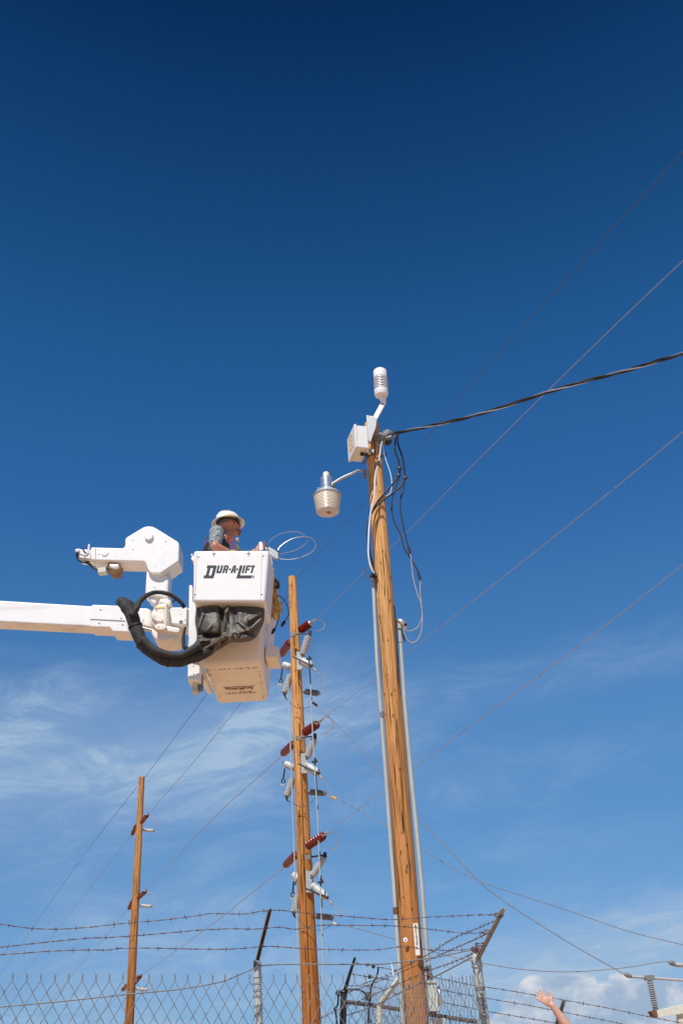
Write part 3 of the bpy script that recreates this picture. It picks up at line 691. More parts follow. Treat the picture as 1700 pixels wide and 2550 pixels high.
# meter box with round meter
t = thing('meter_box', W(1077, 2480, YM), 'pale green electric meter box at the foot of the right conduit', 'meter box')
MB().prism(PL([(1062.5, 2447), (1086.5, 2447), (1093.5, 2519), (1068, 2518)], YM - .2), Vector((0, .22, 0)), .008).build('enclosure', meter_m, t)
MB().prism(PL([(1062, 2442), (1087, 2442), (1087, 2447.5), (1062, 2447.5)], YM - .215), Vector((0, .25, 0)), .005).build('lid', meter_m, t)
MB().lathe(W(1090, 2480, YM - .1), W(1096, 2480, YM - .1), [(0, .10), (.5, .10), (.9, .085), (1, .04)], 20).build('meter', alu, t)
MB().prism(PL([(1070, 2519), (1087, 2519.5), (1086, 2527), (1072, 2527)], YM - .16), Vector((0, .16, 0))).build('rusty_bracket', rust_m, t)
MB().prism(PL([(1072, 2535), (1108, 2535), (1110, 2590), (1074, 2590)], YM - .1), Vector((0, .2, 0)), .005).build('lower_box', meter_m, label='second pale box just below the meter box, cut by the picture edge', cat='box')
# clamp strap on pole behind conduit
MB().tube([W(1054, 2415, YM - .1), W(1066, 2412, YM - .12)], .02, 8).build('conduit_strap', dark_m, label='dark strap tying the right conduit to the near pole', cat='strap')
# number tag
YT = YM - .185
t = thing('number_tag', W(1036, 2340, YT), 'white strip tag with stacked characters on the near pole', 'tag')
c0, c1, c2, c3 = [W(x, y, YT) for x, y in ((1027.5, 2299), (1039.5, 2298.5), (1046, 2378.5), (1034.5, 2379))]
MB().prism([c0, c1, c2, c3], Vector((0, .004, 0)), .0012).build('strip', mat('tag_white', (.74, .73, .68), .5), t)
tdir = ((c3 - c0) + (c2 - c1)) / 2; tx = (c1 - c0).normalized(); nrm = tx.cross(tdir.normalized()).normalized()
for i, ch in enumerate('A02381'):
    fc = bpy.data.curves.new('character', 'FONT'); fc.body = ch; fc.size = .055; fc.align_x = 'CENTER'; fc.align_y = 'CENTER'; fc.extrude = .0006; fc.offset = .0003; fc.materials.append(logo_m)
    o = bpy.data.objects.new('character', fc); COL.objects.link(o); o.parent = t
    p = (c0 + c1) / 2 + tdir * (.10 + i * .132) + Vector((0, -.0012, 0))
    yv = -tdir.normalized(); o.rotation_mode = 'QUATERNION'
    me_ = bpy.data.meshes.new_from_object(o); bpy.data.objects.remove(o)
    o = bpy.data.objects.new('character', me_); COL.objects.link(o); o.parent = t; o.rotation_mode = 'QUATERNION'
    o.rotation_quaternion = Matrix((tx, yv, tx.cross(yv))).transposed().to_quaternion(); o.location = p - t.location; o.scale = (.88, 1, 1)
c = W(1009, 2340.5, YT + .015)
t = thing('round_tag', c, 'small round pale disc nailed on the near pole left of the number tag', 'tag')
MB().lathe(c + Vector((0, .01, 0)), c - Vector((0, .004, 0)), [(0, .024), (.9, .024), (1, .02)], 16).build('disc', plas_m, t)
MB().lathe(c, c - Vector((0, .0055, 0)), [(0, .009), (1, .008)], 10).build('nail', blue_m, t)

# yard lamp
YA = YM - .35
cxl = 807.0
def Hz(py, Y=YA, px=807): return W(px, py, Y)
tb = thing('yard_lamp', W(907, 1176, YM - .1), 'yard lamp with ribbed cream refractor on a curved arm left of the near pole', 'lamp')
C0 = W(812, 1186, YA)                                     # lamp axis is vertical, hanging under the housing
ax = Vector((C0.x, C0.y, 0))
def zat(py): return W(812, py, YA).z
def lat(name, m_, prof, seg=28, px=None):
    p0 = Vector((ax.x, ax.y, 0)); s = MB(); s.lathe(p0, p0 + Vector((0, 0, 1)), prof, seg); return s.build(name, m_, tb)
k = size(1, C0)
z1 = zat(1177)
lat('photocell', mat('photocell_cream', (.75, .70, .52), .5), [(z1 - .075, 8.2 * k), (z1 - .01, 7.6 * k), (z1, 6 * k)])
zt = z1 - .07
lat('housing', alu, [(zt - .20, 16 * k), (zt - .17, 16.2 * k), (zt - .015, 15 * k), (zt, 11 * k)])
zn = zt - .20
lat('neck_ring', galv, [(zn - .035, 26 * k), (zn - .015, 21 * k), (zn + .004, 17 * k)])
zr = zn - .035
lat('reflector_collar', galv, [(zr - .065, 34.5 * k), (zr - .055, 35 * k), (zr - .02, 30 * k), (zr, 26 * k)])
zb = zr - .06
prof = []
for i in range(13):
    t_ = i / 12; rr_ = lerp(28.0, 33.5, t_ ** .9); prof += [(zb - .24 * (1 - t_), rr_ * k), (zb - .24 * (1 - t_) + .012, (rr_ - .4) * k)]
o = lat('refractor', glass_m, prof)
lat('bottom_lens', mat('lens_grey', (.55, .54, .58), .25), [(zb - .262, 20 * k), (zb - .255, 25.5 * k), (zb - .240, 28 * k)])
MB().ball(Vector((ax.x + .015, ax.y - .02, zb - .262)), (.035, .035, .012), u=12, v=6).build('lamp_stain', mat('amber_stain', (.40, .18, .06), .5), tb)
MB().tube(smooth_path([W(909, 1176, YM - .12), W(900, 1173, YM - .2), W(890, 1173, YM - .25), W(877, 1179, YA), W(852, 1190, YA), W(829, 1204, YA), W(818, 1210, YA)]), 3.6 * k, 12).build('arm', galv, tb)
MB().prism([W(812, 1205, YA - .05), W(827, 1200, YA - .05), W(830, 1208, YA - .05), W(812, 1216, YA - .05)], Vector((0, .1, 0)), .006).build('arm_clamp', galv, tb)
MB().box(W(825, 1216, YA + .02), (.05, .05, .035)).build('terminal_cover', dark_m, tb)
for dx in (-22, -17): MB().tube([W(812 + dx, 1222, YA - .05), W(812 + dx + 1, 1214, YA - .05)], .008, 6).build('latch', galv, tb)
MB().prism(PL([(903, 1172), (911, 1168), (912, 1182), (905, 1183)], YM - .18), Vector((0, .1, 0))).build('wall_plate', galv_dk, tb)

# instrument enclosure on the pole top
A = W(885, 1113, YM - .45); zbx = A.z
B = WZ(918.5, 1116, zbx); D = WZ(862.7, 1151, zbx)
e1 = (B - A); e2 = (D - A); e2n = e2 - e1.normalized() * e2.dot(e1.normalized()); e2 = e2n * (e2.length / max(.01, e2n.length)) * .9 + e2 * .1
up = Vector((0, 0, W(884, 1055, YM - .45).z - zbx))
t = thing('instrument_box', A, 'light grey weatherproof box with an ochre emblem beside the near pole top', 'box')
lidd = e1 * .18
cor = lambda o_, a, b_, c_: [o_, o_ + a, o_ + a + b_, o_ + b_, o_ + c_, o_ + a + c_, o_ + a + b_ + c_, o_ + b_ + c_]
MB().hexa(cor(A + lidd + e2 * .03 + up * .03, e1 * .82, e2 * .94, up * .94), .012).build('case', encl_m, t)
MB().hexa(cor(A, lidd * .96, e2, up), .010).build('lid', encl_m, t)
# emblem on the lid face (outward = -e1)
nf = -e1.normalized(); u2 = e2.normalized(); fc_ = A + e2 * .52 + up * .53 + nf * .002
def fp(a, b_): return fc_ + u2 * a * e2.length + Vector((0, 0, 1)) * b_ * up.z
oct_ = [(-.26, .15), (-.13, .31), (.26, .31), (.26, -.15), (.13, -.31), (-.26, -.31)]
s = MB(); n_ = len(oct_)
for i in range(n_):
    a, b_ = oct_[i], oct_[(i + 1) % n_]; k2 = .80
    s.prism([fp(*a), fp(*b_), fp(b_[0] * k2, b_[1] * k2), fp(a[0] * k2, a[1] * k2)], nf * .0015)
s.build('emblem', ochre_m, t)
s = MB(); s.prism([fp(-.07, .11), fp(.07, .11), fp(.07, .06), fp(-.07, .06)], nf * .0015); s.prism([fp(-.07, -.06), fp(.07, -.06), fp(.07, -.11), fp(-.07, -.11)], nf * .0015)
s.prism([fp(-.07, .059), fp(-.03, .059), fp(-.03, -.059), fp(-.07, -.059)], nf * .0015); s.prism([fp(.03, .059), fp(.07, .059), fp(.07, -.059), fp(.03, -.059)], nf * .0015)
s.build('emblem_letter', ochre_m, t)
for a_ in (.35, .5): MB().tube([A + e1 * a_ + e2 * .25 + up, A + e1 * a_ + e2 * .25 + up * 1.07], .008, 6).build('antenna_stub', galv_dk, t)
for a_ in (.62, .76): MB().tube([A + e1 * a_ + e2 * .35, A + e1 * a_ + e2 * .35 - up * .09], .018, 8).build('cable_gland', black_m, t)
MB().prism(PL([(912, 1036), (937, 1040), (936, 1062), (922, 1100), (917, 1100)], YM - .25), Vector((0, .05, 0)), .003).build('back_bracket', galv, t)
MB().prism(PL([(917, 1117), (931, 1119), (930, 1127), (917, 1126)], YM - .22), Vector((0, .03, 0)), .003).build('strap_bracket', galv, t)
wire('control_cable', PL([(910, 1128), (915, 1136), (922, 1134), (926, 1128)], YM - .35, YM - .2), .012, black_m, 'short black cable curling under the instrument box to the pole', 'cable')
wire('control_cable', PL([(908, 1130), (912, 1142), (902, 1155)], YM - .35, YM - .35), .012, black_m, 'stub of black cable hanging at the lower corner of the instrument box', 'cable')
wire('dark_bolt', PL([(938, 1142), (950, 1136), (961, 1130)], YM - .15, YM - .05), .013, dark_m, 'dark through-bolt sticking out right of the near pole under the bracket', 'bolt')

# weather sensor
t = thing('weather_sensor', W(935, 1060, YM - .2), 'white cylindrical weather sensor with black louvres on an arm above the near pole', 'weather sensor')
k = size(1, W(947, 950, YM)); S1 = W(949.3, 985, YM - .15); zt_ = W(945.5, 924, YM - .15); S0 = zt_
S0 = Vector((S1.x - .006, S1.y - .02, zt_.z)) if False else zt_
d = S1 - S0
MB().lathe(S0, S1, [(-.03, 9 * k), (0, 15.6 * k), (.03, 16.5 * k), (.30, 16.3 * k)], 28).build('top_cup', plas_m, t)
for i in range(7):
    t0 = .325 + i * .067
    MB().lathe(S0, S1, [(t0, 14.5 * k), (t0 + .003, 16.6 * k), (t0 + .030, 17.0 * k), (t0 + .033, 14.5 * k)], 28).build('louvre', plas_m, t)
MB().lathe(S0, S1, [(.295, 16.0 * k), (.79, 16.35 * k)], 20).build('dark_core', black_m, t)
MB().lathe(S0, S1, [(.775, 15 * k), (.79, 17.0 * k), (.93, 17.0 * k), (1.0, 15.5 * k), (1.0, 5 * k)], 28).build('lower_cup', plas_m, t)
MB().lathe(S0, S1, [(.99, 5 * k), (1.16, 4 * k)], 12).build('stem', plas_m, t)
MB().prism(PL([(944, 989), (955, 986), (961, 991), (960.5, 1001), (951, 1001)], YM - .15), Vector((0, .06, 0)), .004).build('stem_block', plas_m, t)
A_, B_ = W(955, 1000, YM - .12), W(929, 1048, YM - .2); dd_ = (B_ - A_).normalized(); sx = dd_.cross(Vector((0, 1, 0))).normalized() * 5.6 * k
MB().hexa([A_ - sx, A_ + sx, A_ + sx + Vector((0, .05, 0)), A_ - sx + Vector((0, .05, 0)), B_ - sx, B_ + sx, B_ + sx + Vector((0, .05, 0)), B_ - sx + Vector((0, .05, 0))], .004).build('arm', plas_m, t)
for (x, y) in ((951, 1006), (928, 1047)): MB().ball(W(x, y, YM - .225), (3 * k, .012, 2 * k), u=8, v=5).build('bolt', dark_m, t)
MB().prism(PL([(912, 1034), (926, 1036), (938, 1046), (936, 1062), (912.5, 1059)], YM - .19), Vector((0, .02, 0)), .003).build('base_plate', plas_m, t)
for (x, y) in ((917, 1038), (919, 1055), (932, 1057)): MB().ball(W(x, y, YM - .195), (2.2 * k, .01, 2.2 * k), u=8, v=5).build('bolt', dark_m, t)

# ------------------------------------------------------------------ aerial lift
YB0 = 9.0
def zoomp(ox, oy, sc, pts): return [(ox + x / sc, oy + y / sc) for x, y in pts]
Z6 = lambda pts: zoomp(180, 1290, 5.227, pts)
Z1 = lambda pts: zoomp(150, 1240, 2.24, pts)
Z7 = lambda pts: zoomp(440, 1480, 5.6, pts)
Z4 = lambda pts: zoomp(480, 1250, 4.612, pts)
lift = thing('aerial_lift', W(228, 1540, YB0), 'white bucket lift with telescopic boom, folded jib arm and personnel bucket', 'aerial lift')
DY = Vector((0, 1, 0))
def slab(name, pts, Y, dep, m=white, bev=.012, parent=lift, bseg=3, label=None):
    return MB().prism(PL(pts, Y), DY * dep, bev, bseg).build(name, m, parent, label=label)
# lower boom
b0, b1 = W(0, 1494.5, YB0), W(230, 1508.6, YB0); c0, c1 = W(0, 1549, YB0), W(230, 1560.6, YB0)
ext = (b1 - b0).normalized() * -5.5
boom = MB().prism([b0 + ext, b1, c1, c0 + (c1 - c0).normalized() * -5.5], DY * .21, .02, 3).build('boom', boom_m, lift)
MB().box(b0 + ext + Vector((-.2, .1, -1.9)), (.35, .35, 2.2), bev=.04).build('turret', white, lift)
MB().box(Vector((b0.x + ext.x - .2, YB0 + .1, .75)), (2.6, 1.1, .55), bev=.06).build('truck_bed', white, lift)
for a in (-1.7, 1.5):
    for b in (-1.0, 1.2): MB().lathe(Vector((b0.x + ext.x + a, YB0 + b - .15, .5)), Vector((b0.x + ext.x + a, YB0 + b + .15, .5)), [(0, .4), (.1, .5), (.9, .5), (1, .4)], 24).build('wheel', black_m, lift)
sl_ = slab('boom_sleeve', Z6([(250, 1140), (272, 1124), (592, 1138), (640, 1185), (700, 1300), (738, 1484), (524, 1476), (482, 1424), (226, 1414)]), YB0 - .03, .245, white, .014)
MB().prism(PL(Z6([(230, 1310), (690, 1334), (692, 1344), (230, 1320)]), YB0 - .034), DY * .004).build('seam', seam_m, sl_)
for x, y in Z6([(370, 1188), (352, 1366), (640, 1302), (657, 1386)]): MB().ball(W(x, y, YB0 - .033), (.009, .004, .009), u=8, v=5).build('bolt', bolt_m, sl_)
# inner boom piece behind the hose, then the elbow
slab('inner_boom', Z6([(700, 1165), (980, 1170), (1040, 1200), (1040, 1300), (930, 1330), (905, 1440), (760, 1440)]), YB0 + .04, .15, white, .02)
slab('boom_tip', Z6([(960, 1180), (1030, 1190), (1030, 1430), (900, 1400), (930, 1300)]), YB0 - .01, .16, cream, .03)
MB().tube(PL(Z6([(905, 1425), (1040, 1462)]), YB0), .012, 8).build('link_pin', bolt_m, lift)
# jib: big cover with its gooseneck
jib = slab('jib_cover', Z6([(240, 385), (275, 380), (640, 391), (672, 384), (690, 355), (692, 275), (712, 248), (900, 134), (945, 112), (1000, 105), (1050, 112), (1090, 130), (1372, 306), (1390, 330), (1390, 545), (1375, 570),
     (1205, 690), (1160, 722), (1120, 730), (1060, 724), (1010, 700), (984, 668), (972, 630), (960, 592), (945, 572), (915, 562), (300, 545), (255, 540), (240, 520)]), YB0 - .1, .26, white, .010)
MB().lathe(W(*Z6([(1005, 255)])[0], YB0 - .09), W(*Z6([(1005, 255)])[0], YB0 - .09) - DY * .035, [(0, .045), (.7, .045), (1, .036)], 24).build('pivot_cap', white, jib)
MB().lathe(W(*Z6([(430, 460)])[0], YB0 - .09), W(*Z6([(430, 460)])[0], YB0 - .09) - DY * .018, [(0, .036), (.9, .036), (1, .03)], 24).build('pivot_cap', white, jib)
MB().prism(PL(Z6([(1195, 410), (1375, 405), (1376, 548), (1370, 560), (1195, 678), (1155, 706), (1110, 708), (1065, 700), (1055, 670), (1100, 640), (1060, 600), (1055, 560), (1080, 510)]), YB0 - .104), DY * .006, .002).build('raised_cover', white, jib)
for x, y in Z6([(793, 285), (788, 405), (1218, 304), (1333, 495), (1190, 604), (350, 468)]): MB().ball(W(x, y, YB0 - .101), (.007, .004, .007), u=8, v=5).build('bolt', bolt_m, jib)
MB().prism(PL(Z6([(303, 388), (308, 388), (308, 540), (303, 540)]), YB0 - .103), DY * .004).build('seam', seam_m, jib)
MB().prism(PL(Z6([(1290, 640), (1385, 570), (1380, 620), (1290, 700), (1220, 700)]), YB0 + .02), DY * .1, .005).build('cover_lip', cream, jib)
slab('jib_tube', Z6([(965, 660), (1262, 660), (1245, 1040), (945, 1000)]), YB0 - .05, .19, white, .025)
slab('jib_foot', Z6([(985, 1020), (1110, 1020), (1100, 1090), (1070, 1130), (990, 1060)]), YB0 - .02, .16, white, .02)
for x, y in Z6([(1225, 748), (1075, 898)]): MB().ball(W(x, y, YB0 - .051), (.007, .004, .007), u=8, v=5).build('bolt', bolt_m, lift)
# jib nose with camera-like fittings
slab('jib_nose', Z6([(95, 402), (255, 412), (258, 535), (90, 515)]), YB0 - .07, .17, white, .01)
MB().prism(PL(Z6([(38, 408), (95, 400), (95, 440), (40, 438)]), YB0 - .09), DY * .05, .004).build('nose_bracket', alu, lift)
MB().tube(PL(Z6([(223, 345), (210, 465)]), YB0 - .12), .011, 8).build('antenna_rod', plas_m, lift)
MB().tube(smooth_path(PL(Z6([(105, 470), (160, 488), (205, 480), (205, 430)]), YB0 - .12)), .008, 6).build('bent_wire', bolt_m, lift)
MB().tube(smooth_path(PL(Z6([(135, 395), (160, 440), (185, 460), (150, 430)]), YB0 - .12)), .008, 6).build('loose_cable', black_m, lift)
MB().tube(smooth_path(PL(Z6([(62, 440), (75, 530), (130, 565), (210, 590), (290, 655), (330, 670)]), YB0 - .05)), .013, 8).build('hanging_cable', black_m, lift)
MB().tube(smooth_path(PL(Z6([(110, 545), (180, 560), (230, 555)]), YB0)), .02, 8).build('cable_bundle', black_m, lift)
MB().prism(PL(Z6([(330, 650), (435, 635), (442, 695), (335, 708)]), YB0 - .08), DY * .09, .006).build('sensor_housing', pale_m, lift)
MB().tube(PL(Z6([(440, 660), (490, 650)]), YB0), .014, 8).build('fitting', dark_m, lift)
sh = W(*Z6([(545, 640)])[0], YB0)
MB().lathe(sh - DY * .06, sh + DY * .16, [(0, .05), (.25, .07), (.3, .055), (.6, .055), (.65, .07), (1, .06)], 20).build('sheave', mat('worn_sheave', (.35, .22, .12), .6, var=.4), lift)
MB().prism(PL(Z6([(485, 598), (600, 596), (608, 615), (595, 635), (560, 645), (515, 642), (485, 625)]), YB0 - .09), DY * .05, .01).build('sheave_guard', white, lift)
# rotator / knuckle
kn = slab('knuckle', Z6([(1120, 1108), (1235, 1100), (1245, 1330), (1235, 1400), (1190, 1470), (1090, 1440), (1020, 1380), (1008, 1300), (1020, 1230), (1060, 1150)]), YB0 - .22, .3, cream, .04)
slab('neck_drum', Z6([(1135, 1045), (1200, 1035), (1270, 1050), (1288, 1090), (1285, 1160), (1100, 1110)]), YB0 - .12, .2, cream, .04)
slab('yoke_plate', Z6([(1262, 1175), (1300, 1160), (1495, 1155), (1488, 1380), (1470, 1392), (1260, 1370)]), YB0 - .1, .28, white, .02)
MB().prism(PL(Z6([(1068, 1158), (1200, 1154), (1198, 1172), (1066, 1178)]), YB0 - .224), DY * .006).build('warning_strip', mat('yellow_print', (.75, .55, .06), .5), kn)
MB().prism(PL(Z6([(1085, 1185), (1098, 1200), (1110, 1185), (1098, 1204)]), YB0 - .224), DY * .004).build('arrow_print', logo_m, kn)
for c_, a_ in (((1100, 1290), 1), ((1150, 1412), 1)):
    pts = [(c_[0] + math.cos(q) * 78 * (1 if abs(q) else 1), c_[1] + math.sin(q) * (50 if c_[1] < 1350 else 42)) for q in [i * math.pi / 8 for i in range(16)]]
    if c_[1] < 1350: pts = [(x, y + (x - 1100) * .42) for x, y in pts]
    MB().prism(PL(Z6(pts), YB0 - .25), DY * .04, .01).build('pod_cover', cream, kn)
for x, y in Z6([(1075, 1283), (1123, 1413)]): MB().ball(W(x, y, YB0 - .252), (.006, .004, .006), u=8, v=5).build('bolt', bolt_m, kn)
lo = slab('lower_casing', Z6([(1240, 1395), (1400, 1440), (1400, 1480), (1370, 1500), (1370, 1560), (1330, 1590), (1130, 1600), (1060, 1560), (1030, 1500), (1030, 1430)]), YB0 - .18, .3, cream, .035)
slab('lower_pod', Z6([(1235, 1398), (1380, 1425), (1402, 1440), (1398, 1480), (1370, 1500), (1170, 1465)]), YB0 - .22, .08, cream, .015)
ring_c = W(*Z6([(1417, 1353)])[0], YB0 - .103)
MB().tube([ring_c + Vector((math.cos(a) * .014, 0, math.sin(a) * .014)) for a in [i * math.pi / 7 for i in range(15)]], .0035, 6, cap=False).build('port_ring', logo_m, lift)
MB().ball(ring_c, (.005, .003, .005), u=8, v=5).build('port', logo_m, lift)
for x, y in Z6([(1412, 1248), (1463, 1322)]): MB().ball(W(x, y, YB0 - .103), (.005, .003, .005), u=8, v=5).build('bolt', bolt_m, lift)
MB().tube(PL([(436, 1493), (431, 1500)], YB0 - .1), .01, 8).build('stub', dark_m, lift)
for yy in (1520, 1555): MB().tube([W(464, yy, YB0), W(472, yy, YB0)], .02, 10).build('mount_pin', galv, lift)

# bucket
bk = thing('tmp', Vector(), 'x', 'x'); bpy.data.objects.remove(bk)
Yn = 8.36
n_tl, n_tr = W(484, 1378, Yn), W(665, 1378, Yn)
n_bl, n_br = W(501, 1659, Yn + .24), W(652, 1655, Yn + .24)
zb_ = (n_bl.z + n_br.z) / 2
f_bl, f_br = WZ(541, 1752, zb_), WZ(668.5, 1750, zb_)
Yf = (f_bl.y + f_br.y) / 2
f_bl.y = f_br.y = Yf; n_bl.z = n_br.z = zb_
f_tr = W(681, 1392, Yf - .05); f_tl = Vector((n_tl.x, f_tr.y, n_tl.z)); f_tr.z = n_tl.z = n_tr.z = f_tl.z = (n_tl.z + n_tr.z) / 2
f_tr.x = max(f_tr.x, n_tr.x)
bucket = MB().hexa([n_bl, n_br, f_br, f_bl, n_tl, n_tr, f_tr, f_tl], .05, 4).build('bucket', cream, lift)
# open top: the bucket mouth is above eye level, so its floor is never seen; a raised rim ring goes round it
rim = MB()
q = [n_tl, n_tr, f_tr, f_tl]
for i in range(4): rim.tube([q[i] + Vector((0, 0, -.03)), q[(i + 1) % 4] + Vector((0, 0, -.03))], .028, 10)
rim.build('rim', cream, bucket)
# scuffs and floor print under the bucket
def under(u, v, e=.003):
    a = lerp(n_bl, n_br, u); b = lerp(f_bl, f_br, u); return lerp(a, b, v) + Vector((0, 0, -e))
s = MB()
def uq(u0, v0, u1, v1): s.prism([under(u0, v0), under(u1, v0), under(u1, v1), under(u0, v1)], Vector((0, 0, .0025)))
random.seed(3)
for i in range(26):
    u0 = .26 + i * .0195; v0 = .55 + random.random() * .025
    uq(u0, v0, u0 + .0185, v0 + .012 + random.random() * .045)
for i in range(20):
    u0 = .25 + i * .024
    if random.random() < .8: uq(u0, .665 + random.random() * .012, u0 + .018, .685 + random.random() * .012)
uq(.235, .53, .80, .542); uq(.235, .71, .80, .718)
s.build('scuffed_patch', scuff_m, bucket)
s = MB()
for i in range(60):                       # worn line where the bucket rests on its cradle
    u0 = .06 + random.random() * .86; v0 = .075 + random.gauss(0, .006); w = .005 + random.random() * .025
    s.prism([under(u0, v0, .0032), under(u0 + w, v0 + .004, .0032), under(u0 + w, v0 + .009, .0032), under(u0, v0 + .006, .0032)], Vector((0, 0, .002)))
for i in range(30):
    v0 = .1 + random.random() * .8; u0 = random.choice((.075, .93)) + random.gauss(0, .012)
    s.prism([under(u0, v0, .0032), under(u0 + .006, v0, .0032), under(u0 + .008, v0 + .02, .0032), under(u0, v0 + .02, .0032)], Vector((0, 0, .002)))
s.build('edge_wear', mat('worn_edge', (.36, .22, .13), .8, var=.5, vscale=80), bucket)

# upper shell with the printed name
Yp = Yn - .17
shell_px = Z1([(745, 292), (1160, 290), (1168, 296), (1170, 305), (1148, 570), (1140, 580), (742, 578), (734, 570), (738, 298)])
dpth = f_tr.y - Yp - .08
ptsP = [W(x, y, Yp) for x, y in shell_px]
sc4 = [W(x, y, Yp) for x, y in Z1([(741, 580), (1144, 580), (1168, 290), (743, 292)])]
shell = MB().hexa([sc4[0], sc4[1], sc4[1] + DY * .55, sc4[0] + DY * .55, sc4[3], sc4[2], sc4[2] + DY * .55, sc4[3] + DY * .55], .028, 4).build('front_shell', white, lift)
s = MB().prism(PL(Z1([(760, 302), (763, 302), (754, 570), (751, 570)]), Yp - .0015), DY * .004); s.prism(PL(Z1([(1126, 300), (1129, 300), (1117, 570), (1114, 570)]), Yp - .0015), DY * .004)
s.build('panel_seam', mat('light_seam', (.5, .48, .47), .6), shell)
for x, y in Z1([(770, 328), (1131, 322), (753, 536), (1123, 536)]): MB().ball(W(x, y, Yp - .001), (.009, .005, .009), u=8, v=5).build('bolt', bolt_m, shell)
for x, y in Z1([(857, 309), (1050, 307)]):
    c = W(x, y, Yp - .002); s = MB(); s.box(c, (.016, .003, .004)); s.box(c + Vector((0, -.0012, 0)), (.0035, .003, .026)); s.build('latch', bolt_m, shell)
MB().ball(W(*Z1([(735, 319)])[0], Yp + .02), .012, u=8, v=5).build('bolt', plas_m, shell)
LOGO = dict(
 D=[[(172, 757), (205, 757), (182, 843), (150, 843)], [(168, 728), (268, 728), (278, 737), (270, 757), (160, 757)], [(236, 757), (270, 757), (247, 843), (213, 843)], [(130, 843), (247, 843), (236, 875), (122, 875)]],
 U=[[(290, 728), (312, 728), (294, 795), (272, 795)], [(328, 728), (350, 728), (332, 795), (310, 795)], [(272, 795), (332, 795), (322, 815), (270, 815)]],
 R=[[(362, 728), (382, 728), (359, 815), (339, 815)], [(382, 728), (408, 728), (414, 745), (377.5, 745)], [(394, 745), (414, 745), (407, 765), (389, 765)], [(372, 765), (407, 765), (400, 780), (368, 780)], [(378, 780), (398, 780), (392, 815), (371, 815)]],
 dot=[[(420, 762), (439, 762), (434, 782), (415, 782)]],
 A=[[(466, 728), (480, 728), (456, 815), (433, 815)], [(480, 728), (497, 728), (492, 815), (472, 815)], [(468, 776), (473.5, 776), (472.8, 793), (463, 793)]],
 dot2=[[(504, 762), (523, 762), (518, 782), (499, 782)]],
 L=[[(542, 728), (572, 728), (541, 843), (511, 843)], [(509, 843), (680, 843), (672, 875), (500, 875)]],
 I=[[(584, 728), (606, 728), (583, 815), (561, 815)]],
 F=[[(618, 728), (638, 728), (615, 815), (595, 815)], [(638, 728), (666, 728), (661, 746), (633, 746)], [(628, 764), (654, 764), (649, 781), (623.5, 781)]],
 T=[[(671, 728), (714, 728), (709, 746), (666, 746)], [(682, 746), (703, 746), (684, 815), (663, 815)]])
s = MB()
for k_, quads in LOGO.items():
    for q in quads: s.prism([W(x, y, Yp - .0022) for x, y in Z4(q)], DY * .003)
cxr, cyr = 695, 859
for i in range(12):
    a, b = i * math.pi / 6, (i + 1) * math.pi / 6
    s.prism([W(x, y, Yp - .0022) for x, y in Z4([(cxr + math.cos(a) * 15, cyr + math.sin(a) * 15), (cxr + math.cos(b) * 15, cyr + math.sin(b) * 15), (cxr + math.cos(b) * 13, cyr + math.sin(b) * 13), (cxr + math.cos(a) * 13, cyr + math.sin(a) * 13)])], DY * .003)
for q in ([(690, 850), (693, 850), (693, 868), (690, 868)], [(693, 850), (700, 850), (700, 859), (693, 859)], [(696, 859), (699, 859), (701, 868), (698, 868)]): s.prism([W(x, y, Yp - .0022) for x, y in Z4(q)], DY * .003)
s.build('printed_name', logo_m, shell)
# the same name printed down the right face of the bucket body
def rface(u, v, e=.004):      # u from near to far, v from top down
    a = lerp(n_tr, n_br, v); b = lerp(f_tr, f_br, v); p = lerp(a, b, u)
    nrm = (f_tr - n_tr).cross(n_br - n_tr).normalized(); nrm = nrm if nrm.x > 0 else -nrm
    return p + nrm * e
s = MB()
for k_, quads in LOGO.items():
    for q in quads:
        P = [rface(.18 + (x - 122) / 592 * .62, .46 + (y - 728) / 147 * .17) for x, y in q]; s.prism(P, Vector((-.003, 0, 0)))
s.build('side_print', mat('blue_grey_print', (.10, .13, .24), .6), bucket)

# side step box
zst = None
s0, s1 = W(661, 1607, 8.75), W(693.6, 1607.7, 8.75); s2, s3 = W(692, 1636, 8.75), W(659, 1636, 8.75)
fz = s2.z; g2, g3 = WZ(700, 1667.5, fz), WZ(668, 1667.5, fz)
dy = Vector((0, (g2.y + g3.y) / 2 - 8.75, 0))
MB().hexa([s3, s2, s2 + dy, s3 + dy, s0, s1, s1 + dy, s0 + dy], .012).build('side_step', cream, lift)
# left mast, tube and brackets
mast = slab('leveling_mast', Z1([(718, 484), (735, 484), (740, 500), (738, 575), (775, 600), (780, 940), (778, 1010), (770, 1018), (712, 1018), (710, 1005)]), Yn + .02, .18, white, .014)
for x, y in Z1([(744, 937), (744, 980)]): MB().ball(W(x, y, Yn + .018), (.006, .004, .006), u=8, v=5).build('bolt', bolt_m, mast)
MB().prism(PL(Z1([(732, 1014), (764, 1014), (764, 1078), (735, 1078)]), Yn + .08), DY * .12, .012).build('cylinder_housing', pale_m, lift)
MB().lathe(W(*Z1([(776, 990)])[0], Yn + .16), W(*Z1([(776, 1076)])[0], Yn + .16), [(0, .035), (1, .035)], 16).build('cylinder', galv_dk, lift)
MB().prism(PL(Z1([(785, 960), (805, 960), (812, 1020), (790, 1016)]), Yn + .3), DY * .4, .01).build('rear_mount', cream, lift)
slab('mount_foot', Z1([(790, 1014), (822, 1030), (830, 1066), (808, 1066)]), Yn + .9, .1, cream, .01)
MB().prism(PL(Z1([(752, 580), (766, 580), (770, 640), (758, 640)]), Yn - .02), DY * .05, .004).build('hinge', bolt_m, lift)
